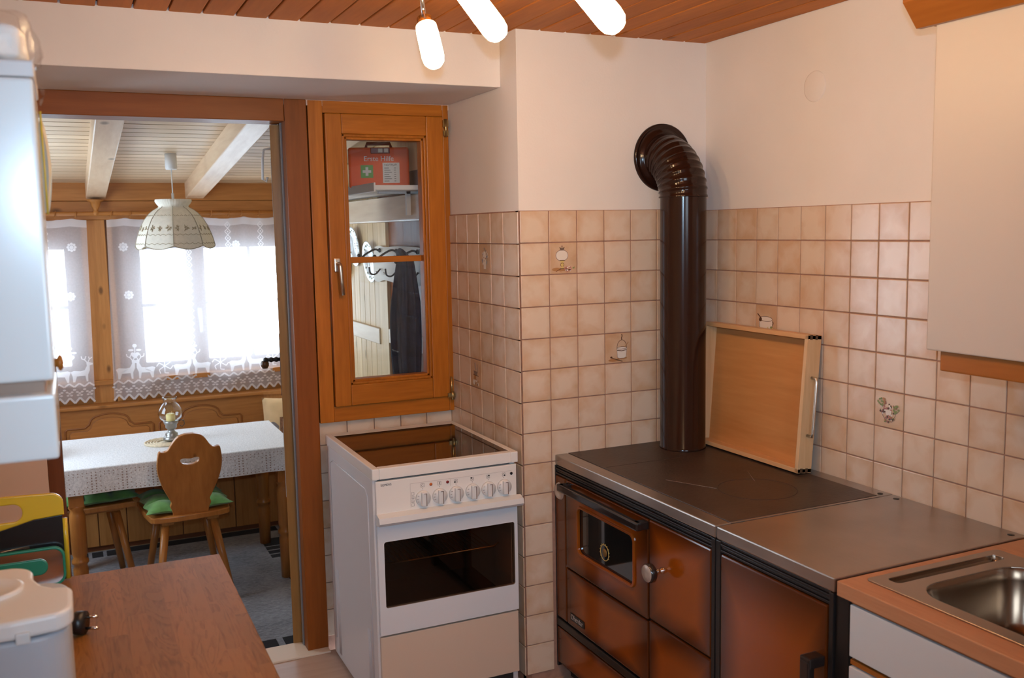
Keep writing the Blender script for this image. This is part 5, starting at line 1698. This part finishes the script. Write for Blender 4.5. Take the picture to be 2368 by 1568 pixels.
def drop_pt(i, d, off=0.0):
    x, y, c = loop[i % len(loop)]
    s_ = (g * 0.3 + off) + 0.10 * d * (0.15 + 0.5 * c ** 6) + 0.006 * d / 0.13 * math.sin(i * 0.35)
    nx = (-1 if abs(x - TX0) < 1e-6 else 1 if abs(x - TX1) < 1e-6 else 0)
    ny = (-1 if abs(y - TY0) < 1e-6 else 1 if abs(y - TY1) < 1e-6 else 0)
    if nx and ny:
        nx *= 0.8
        ny *= 0.8
    return Vector((x + nx * s_, y + ny * s_, TZ - d - off * 0))


tt = MB()
nl = len(loop)
t_ = bmesh.new()
rows = []
for d in (0.0, 0.003, 0.03, 0.07, 0.10, 0.128):
    rows.append([t_.verts.new(drop_pt(i, d) if d else Vector((loop[i][0], loop[i][1], TZ + 0.001))) for i in range(nl)])
for a, b2 in zip(rows, rows[1:]):
    for i in range(nl):
        t_.faces.new((a[i], a[(i + 1) % nl], b2[(i + 1) % nl], b2[i]))
t_.faces.new(rows[0])
tt._add(t_, 0, False)
obj('cloth', tt, MT['cloth'], tc_)
# openwork squares in the hanging border
ow = MB()


def owdot(i, d, s=0.0028):
    p = drop_pt(i, d, 0.0016)
    q = drop_pt(i + 1, d, 0.0016)
    e = (q - p).normalized() * s
    ow.poly([p - e - Vector((0, 0, s)), p + e - Vector((0, 0, s)), p + e + Vector((0, 0, s)), p - e + Vector((0, 0, s))])


for i in range(nl):
    owdot(i, 0.022, 0.0025)
    owdot(i, 0.118, 0.003)
    if i % 7 in (0, 1):
        for d in (0.036, 0.05, 0.064, 0.078, 0.092, 0.104):
            owdot(i, d, 0.0034)
    if i % 7 in (2, 6):
        for d in (0.045, 0.068, 0.092):
            owdot(i, d, 0.0025)
    if i % 7 in (3, 4, 5):
        for d in (0.036, 0.104):
            owdot(i, d, 0.0022)
o = obj('openwork', ow, MT['lace_hole'], tc_)
o['kind'] = 'stuff'

# things on the table
ml = thing('storm_lantern', 'glass chimney candle lantern on a pewter foot on the lace tablecloth', 'lantern', (-1.762, 2.46, TZ + 0.0135))
lx, ly, lz = -1.762, 2.46, TZ + 0.0135
obj('foot', MB().lathe([(0, 0.0), (0.044, 0.0), (0.045, 0.010), (0.038, 0.020), (0.030, 0.026), (0.034, 0.034), (0.022, 0.044), (0.016, 0.052), (0.022, 0.060), (0.030, 0.068), (0.030, 0.084), (0.036, 0.090), (0.040, 0.102), (0.036, 0.106), (0, 0.106)], (lx, ly, lz), seg=28), MT['pewter'], ml)
obj('candle', MB().lathe([(0.024, 0.106), (0.025, 0.138), (0.020, 0.146), (0.012, 0.143), (0, 0.141)], (lx, ly, lz), seg=20).cyl((lx, ly, lz + 0.14), (lx, ly, lz + 0.152), 0.001, seg=6), MT['candle'], ml)
obj('glass_chimney', MB().lathe([(0.036, 0.104), (0.058, 0.122), (0.065, 0.146), (0.060, 0.170), (0.046, 0.192), (0.034, 0.206), (0.032, 0.216), (0.039, 0.236), (0.0385, 0.2365), (0.0305, 0.216), (0.0325, 0.206), (0.0445, 0.192), (0.0585, 0.170), (0.0635, 0.146), (0.0565, 0.122), (0.034, 0.104)], (lx, ly, lz), seg=36), MT['glass_clear'], ml)
obj('handle', MB().tube([(lx + 0.036, ly, lz + 0.098), (lx + 0.052, ly, lz + 0.106), (lx + 0.068, ly, lz + 0.10), (lx + 0.070, ly, lz + 0.08), (lx + 0.058, ly, lz + 0.068), (lx + 0.046, ly, lz + 0.075)], 0.0022, 8), MT['iron'], ml)
mm = thing('straw_mat', 'round woven straw mat beneath the candle lantern', 'mat', (-1.796, 2.445, TZ))
mz = TZ + 0.0035
obj('disc', MB().cyl((-1.796, 2.445, TZ + 0.0015), (-1.796, 2.445, TZ + 0.006), 0.110, seg=40), MT['straw'], mm)
for r_ in (0.108, 0.093, 0.078, 0.063, 0.048):
    obj('coil', MB().tube([(-1.796 + r_ * math.cos(2 * PI * i / 40), 2.445 + r_ * math.sin(2 * PI * i / 40), TZ + 0.007 + 0.0018 * (i % 2)) for i in range(40)], 0.0045, 6, closed=True), MT['straw'], mm)


# ================================================================== CHAIRS


def chair(label, loc, rz, cush_label):
    root = thing('farmhouse_chair', label, 'chair', loc, rz, group='carved pine chairs at the dining table')
    m = WM[root.name]
    SH = 0.475
    half = [(0.085, 0.0), (0.088, 0.03), (0.098, 0.055), (0.092, 0.075), (0.104, 0.10), (0.128, 0.15), (0.148, 0.21), (0.154, 0.26), (0.150, 0.305), (0.142, 0.332), (0.120, 0.330), (0.100, 0.340), (0.078, 0.372), (0.052, 0.398), (0.020, 0.408)]
    half = [tuple(p) for p in catmull([(a * 1.01, b_ * 1.07) for a, b_ in half], 3)]
    outl_ = half + [(-a, b_) for a, b_ in half[::-1]]
    hole = catmull([(-0.045, 0.305), (-0.030, 0.310), (0.0, 0.306), (0.030, 0.310), (0.045, 0.305), (0.042, 0.288), (0.025, 0.278), (0.0, 0.274), (-0.025, 0.278), (-0.042, 0.288)], 4, True)
    bmx = m @ T((0, -0.165, SH - 0.01)) @ Matrix.Rotation(R(10), 4, 'X') @ UPX
    obj('backrest', MB().shape(outl_, [hole], 0.024, 0.004, m=bmx), MT['chair'], root)
    so = [(-0.15, -0.19), (0.15, -0.19), (0.20, -0.10), (0.205, 0.16), (0.17, 0.20), (-0.17, 0.20), (-0.205, 0.16), (-0.20, -0.10)]
    so = catmull(so, 5, True)
    obj('seat', MB().shape(so, [], 0.030, 0.006, m=m @ T((0, 0, SH - 0.015))), MT['chair'], root)
    obj('batten', MB().box(-0.14, -0.08, -0.15, 0.15, SH - 0.055, SH - 0.029, 0.004, m=m), MT['chair'], root)
    obj('batten', MB().box(0.08, 0.14, -0.15, 0.15, SH - 0.055, SH - 0.029, 0.004, m=m), MT['chair'], root)
    for sx in (-1, 1):
        for sy in (-1, 1):
            obj('leg', MB().cyl((sx * 0.115, sy * 0.115, SH - 0.05), (sx * 0.185, sy * 0.185, 0.0), 0.021, 0.016, 16, m=m), MT['chair'], root)
    # tufted pad with wavy outline
    pad = thing('seat_cushion', cush_label, 'cushion', (m @ Vector((0, 0.03, SH))), rz, group='green tufted seat cushions')
    pmx = m @ T((0, 0.025, SH + 0.001))

    def top(u, v, s_):
        a, b_ = 2 * u - 1, 2 * v - 1
        e = ((1 - abs(a) ** 5) * (1 - abs(b_) ** 5)) ** 0.45
        puff = abs(math.sin(2 * PI * u)) ** 0.5 * 0 + (abs(math.sin(3 * PI * u)) * abs(math.sin(3 * PI * v))) ** 0.45
        k = 1 + 0.035 * (math.cos(6 * PI * v) * abs(a) ** 8 + math.cos(6 * PI * u) * abs(b_) ** 8)
        return pmx @ Vector((0.200 * a * k, 0.195 * b_ * k, 0.024 + s_ * e * (0.010 + 0.034 * puff) if s_ > 0 else 0.024 - 0.023 * e))
    obj('pad', MB().grid(36, 36, lambda u, v: top(u, v, 1)).grid(36, 36, lambda u, v: top(u, v, -1)), MT['green'], pad)
    for i in (1, 2):
        for j in (1, 2):
            obj('tuft_button', MB().ball(tuple(Vector((0.200 * (2 * i / 3 - 1), 0.195 * (2 * j / 3 - 1), 0.034))), 0.006, (1, 1, 0.6), m=pmx), MT['green'], pad)
    return root


chair('pine farmhouse chair with handle slot, its back turned to the kitchen', (-1.752, 2.075, DF + 0.019), R(4), 'green tufted cushion on the chair whose carved back faces the kitchen')
chair('pine farmhouse chair at the table end behind the turned table leg', (-2.205, 2.45, DF + 0.019), R(-82), 'green tufted cushion on the chair at the table end')

# ================================================================== RUG
rg = thing('area_rug', 'grey heather rug with black blocks along its border under the dining table', 'rug', (-1.8, 2.0, DF))
obj('pile', MB().box(-2.85, -0.86, 0.80, 3.05, DF, DF + 0.012, 0.003), MT['rug'], rg)
z0, z1 = DF + 0.0115, DF + 0.0135
blocks = [(-2.02, -1.12, 2.95, 3.04), (-2.30, -2.22, 2.93, 3.03), (-2.20, -2.14, 2.93, 3.03), (-2.12, -2.07, 2.93, 3.03), (-2.7, -2.4, 2.93, 3.03)]
blocks += [(-1.255, -0.98, 2.66, 2.80), (-1.255, -0.98, 2.585, 2.64), (-1.255, -0.98, 2.51, 2.565), (-1.255, -0.98, 2.435, 2.49)]
blocks += [(-1.235, -0.98, 1.88, 2.16), (-1.235, -0.98, 1.42, 1.60), (-1.56, -1.46, 1.18, 1.30), (-1.43, -1.30, 1.18, 1.30), (-1.27, -1.0, 1.18, 1.30), (-1.80, -1.62, 1.18, 1.30)]
for a, b_, c_, d_ in blocks:
    obj('black_block', MB().box(a, b_, c_, d_, z0, z1), MT['rug_black'], rg)

# ================================================================== PENDANT LAMP
pd = thing('pendant_lamp', 'cream fabric pendant lamp with ruffled neck hanging above the table', 'lamp', (-1.687, 2.42, 1.55))
qx, qy = -1.687, 2.42
zc_ = dceil(qy)
obj('ceiling_cup', MB().lathe([(0.0, zc_ + 0.004), (0.030, zc_ + 0.004), (0.031, zc_ - 0.075), (0.027, zc_ - 0.083), (0, zc_ - 0.083)], (qx, qy, 0), seg=28), MT['white_plastic'], pd)
obj('cord', MB().cyl((qx, qy, zc_ - 0.08), (qx, qy, 1.80), 0.003, seg=8).cyl((qx, qy, 1.815), (qx, qy, 1.855), 0.007, seg=12), MT['white_plastic'], pd)


def shade_f(r, z, a, k):
    gore = 1 - 0.05 * abs(math.sin(4 * a + 0.6)) ** 1 if k > 3 else 1 + 0.03 * math.sin(40 * a)
    zz_ = z + (0.020 * abs(math.sin(4 * a + 0.6)) ** 0.8 - 0.012 if k >= 12 else 0) * (-1)
    return r * gore, zz_


prof = [(0.090, 1.822), (0.092, 1.812), (0.084, 1.798), (0.074, 1.786), (0.080, 1.778), (0.102, 1.766), (0.126, 1.746), (0.150, 1.716), (0.170, 1.680), (0.184, 1.645), (0.194, 1.615), (0.200, 1.590), (0.203, 1.566)]
obj('shade', MB().lathe(prof, (qx, qy, 0), seg=96, f=shade_f), MT['shade_cloth'], pd)
for q in range(8):
    a = (PI * q - 0.6) / 4
    obj('rib_piping', MB().tube([(qx + r * 1.004 * math.cos(a), qy + r * 1.004 * math.sin(a), z) for r, z in prof[3:12]] + [(qx + 0.204 * math.cos(a), qy + 0.204 * math.sin(a), 1.578)], 0.0018, 6), MT['piping'], pd)
obj('hem_piping', MB().tube([(qx + shade_f(0.2045, 1.566, a, 12)[0] * math.cos(a), qy + shade_f(0.2045, 1.566, a, 12)[0] * math.sin(a), shade_f(0.203, 1.566, a, 12)[1]) for a in [2 * PI * i / 96 for i in range(96)]], 0.0022, 6, closed=True), MT['piping'], pd)


def rad_at(z):
    for (r0, z0_), (r1, z1_) in zip(prof, prof[1:]):
        if z1_ <= z <= z0_:
            return r0 + (r1 - r0) * (z0_ - z) / (z0_ - z1_)
    return 0.2


em = MB()
rnd = random.Random(5)


def sprig(a, z, s):
    for k in range(9):
        b_ = rnd.uniform(0, 2 * PI)
        ln = s * rnd.uniform(0.4, 1.0)
        pts_ = []
        for q in (0.3, 1.0):
            zz_ = z + ln * q * math.sin(b_)
            r0 = rad_at(zz_)
            aa = a + ln * q * math.cos(b_) / r0
            rr = shade_f(r0, zz_, aa, 8)[0] + 0.0015
            pts_.append(Vector((qx + rr * math.cos(aa), qy + rr * math.sin(aa), zz_)))
        em.tube(pts_, [0.0032, 0.0012], 5)


for q in range(8):
    a = (PI * (q + 0.5) - 0.6) / 4
    for da in (-0.26, 0.0, 0.26):
        sprig(a + da, 1.668, 0.020)
for zz_ in (1.635, 1.588, 1.735):
    n_ = 160
    em.tube([(qx + (shade_f(rad_at(zz_), zz_, a, 8)[0] + 0.001) * math.cos(a), qy + (shade_f(rad_at(zz_), zz_, a, 8)[0] + 0.001) * math.sin(a), zz_ + 0.004 * math.sin(a * 40)) for a in [2 * PI * i / n_ for i in range(n_)]], 0.0011, 5, closed=True)
obj('embroidery', em, MT['embroidery'], pd)

# ================================================================== THROUGH THE INNER WINDOW
sh = thing('wall_shelf', 'pale wall shelf above the beam on the board-clad wall', 'shelf', (-0.92, 1.6, 1.80))
obj('board', MB().box(-1.06, -0.802, 0.80, 2.75, 1.802, 1.822, 0.002), MT['grey_shelf'], sh)
obj('front_lip', MB().box(-1.066, -1.058, 0.80, 2.75, 1.795, 1.832, 0.002), MT['grey_shelf'], sh)
for y in (0.95, 2.55):
    obj('bracket', MB().box(-1.0, -0.81, y, y + 0.02, 1.792, 1.803).box(-0.875, -0.857, y, y + 0.02, 1.70, 1.803), MT['grey_shelf'], sh)
fa = thing('first_aid_box', 'orange-red first aid box with white lettering on the wall shelf', 'first aid box', (-0.935, 1.14, 1.823), R(-18))
fm = WM[fa.name]
obj('case', MB().box(-0.133, 0.133, -0.045, 0.045, 0.0, 0.178, 0.012, m=fm, seg=3), MT['red_box'], fa)
obj('handle', MB().tube([(-0.055, -0.01, 0.176), (-0.05, -0.01, 0.196), (0.05, -0.01, 0.196), (0.055, -0.01, 0.176)], 0.008, 10, m=fm).box(-0.035, 0.05, -0.048, -0.03, 0.150, 0.176, 0.003, m=fm), MT['red_dark'], fa)
obj('latch', MB().box(-0.002, 0.018, -0.050, -0.044, 0.154, 0.172, 0.002, m=fm).box(0.024, 0.042, -0.050, -0.044, 0.154, 0.172, 0.002, m=fm), M('latch_cream', (0.66, 0.52, 0.38), 0.4), fa)
letters('Erste Hilfe', 0.031, fm @ T((-0.066, -0.0458, 0.118)) @ UPX, fa, MT['paper'], 0.0006)
sg = obj('green_sign', MB().box(-0.080, -0.026, -0.0470, -0.044, 0.045, 0.100, m=fm), MT['sign_green'], fa)
obj('white_cross', MB().box(-0.059, -0.047, -0.0478, -0.0468, 0.054, 0.091, m=fm).box(-0.0715, -0.0345, -0.0478, -0.0468, 0.0665, 0.0785, m=fm), MT['paper'], sg)
nt_ = obj('notice', MB().box(0.016, 0.090, -0.0470, -0.044, 0.022, 0.110, m=fm), MT['paper'], fa)
ntx = MB().text('NOTRUF!', 0.013, fm @ T((0.024, -0.0472, 0.096)) @ UPX, 0.0004)
for q in range(7):
    z = 0.086 - q * 0.0095
    ntx.box(0.023, 0.044 + 0.006 * (q % 3), -0.0476, -0.0469, z, z + 0.0022, m=fm).box(0.066, 0.074, -0.0476, -0.0469, z, z + 0.0022, m=fm)
obj('notice_print', ntx, MT['ink'], nt_)

for k, (py_, pz_, lab) in enumerate(((2.015, 1.555, 'white porcelain plate hanging highest on the board wall'), (1.735, 1.480, 'white porcelain plate hanging beside the coat rack'), (2.235, 1.468, 'white porcelain plate hanging farthest from the coat rack'))):
    pl = thing('wall_plate', lab, 'plate', (-0.802, py_, pz_), group='porcelain plates on the board wall')
    pmx = T((-0.803, py_, pz_)) @ Matrix.Rotation(R(-6), 4, 'Y')
    obj('plate', MB().lathe([(0, 0.006), (0.060, 0.006), (0.068, 0.010), (0.104, 0.020), (0.107, 0.019), (0.070, 0.006), (0.060, 0.0), (0, 0.0)], (0, 0, 0), (-1, 0, 0), 40, m=pmx), MT['porcelain'], pl)
    k_ = MB()
    rnd = random.Random(k)
    for q in range(16):
        a = q * PI / 8
        k_.ball((-0.0165, 0.086 * math.cos(a), 0.086 * math.sin(a)), 0.008, (0.15, 1, 0.7), m=pmx, seg=8)
    obj('leaf_garland', k_, M('garland_green', (0.28, 0.30, 0.12), 0.4), pl)
    k_ = MB()
    for q in range(3):
        k_.box(-0.0068, -0.0058, -0.02 + 0.005 * q, 0.02, 0.014 - 0.014 * q, 0.018 - 0.014 * q, m=pmx)
    obj('motif', k_, MT['ink_tan'], pl)

cr = thing('coat_rack', 'cream wooden coat rack board with black wrought iron hooks', 'coat rack', (-0.815, 1.42, 1.38))
rb = catmull([(1.615, 1.395), (1.618, 1.46), (1.60, 1.545), (1.52, 1.562), (1.42, 1.556), (1.2, 1.562), (0.855, 1.55), (0.845, 1.47), (0.855, 1.40), (1.2, 1.388), (1.44, 1.396), (1.54, 1.384)], 5, True)
obj('board', MB().prism(rb, lambda u, v, w: Vector((-0.802 - w - (0.012 if u < 1.47 else 0.012), u, v)), 0.018), MT['cream_board'], cr)
for y in (1.50, 1.24, 0.945):
    obj('hook', MB().tube(catmull([(-0.834, y, 1.535), (-0.86, y, 1.545), (-0.91, y, 1.520), (-0.935, y, 1.495), (-0.94, y, 1.515)], 4), 0.005, 8).tube(catmull([(-0.834, y, 1.450), (-0.86, y, 1.425), (-0.885, y, 1.43), (-0.89, y, 1.46)], 4), 0.004, 8).ball((-0.836, y, 1.54), 0.014, (0.5, 1, 0.8)).ball((-0.94, y, 1.518), 0.009), MT['iron'], cr)
for y, z in ((1.575, 1.50), (1.575, 1.43), (1.45, 1.43)):
    obj('screw_cap', MB().ball((-0.833, y, z), 0.007, (0.5, 1, 1)), MT['aluminium'], cr)

jk = thing('hanging_apron', 'dark blue garment hanging from the coat rack', 'garment', (-0.892, 0.945, 0.92))
rnd = random.Random(9)


def coat(u, v):
    a = 2 * PI * u
    z = 1.525 - 0.60 * v
    wy = 0.045 + 0.06 * min(1, v * 3) + 0.02 * v
    wx = 0.030 + 0.022 * math.sin(PI * v)
    fold = 1 + (0.10 + 0.10 * v) * math.sin(7 * a + 2 * v) + 0.06 * math.sin(13 * a + 5 * v)
    return Vector((-0.892 + wx * math.cos(a) * fold, 0.945 + 0.03 * v + wy * math.sin(a) * fold, z))


obj('cloth', MB().grid(56, 40, coat, wrap=True), MT['denim'], jk)
obj('collar', MB().tube(catmull([(-0.90, 0.905, 1.52), (-0.915, 0.945, 1.545), (-0.90, 0.99, 1.52), (-0.875, 0.945, 1.50)], 5, True), 0.014, 10, closed=True), MT['denim'], jk)
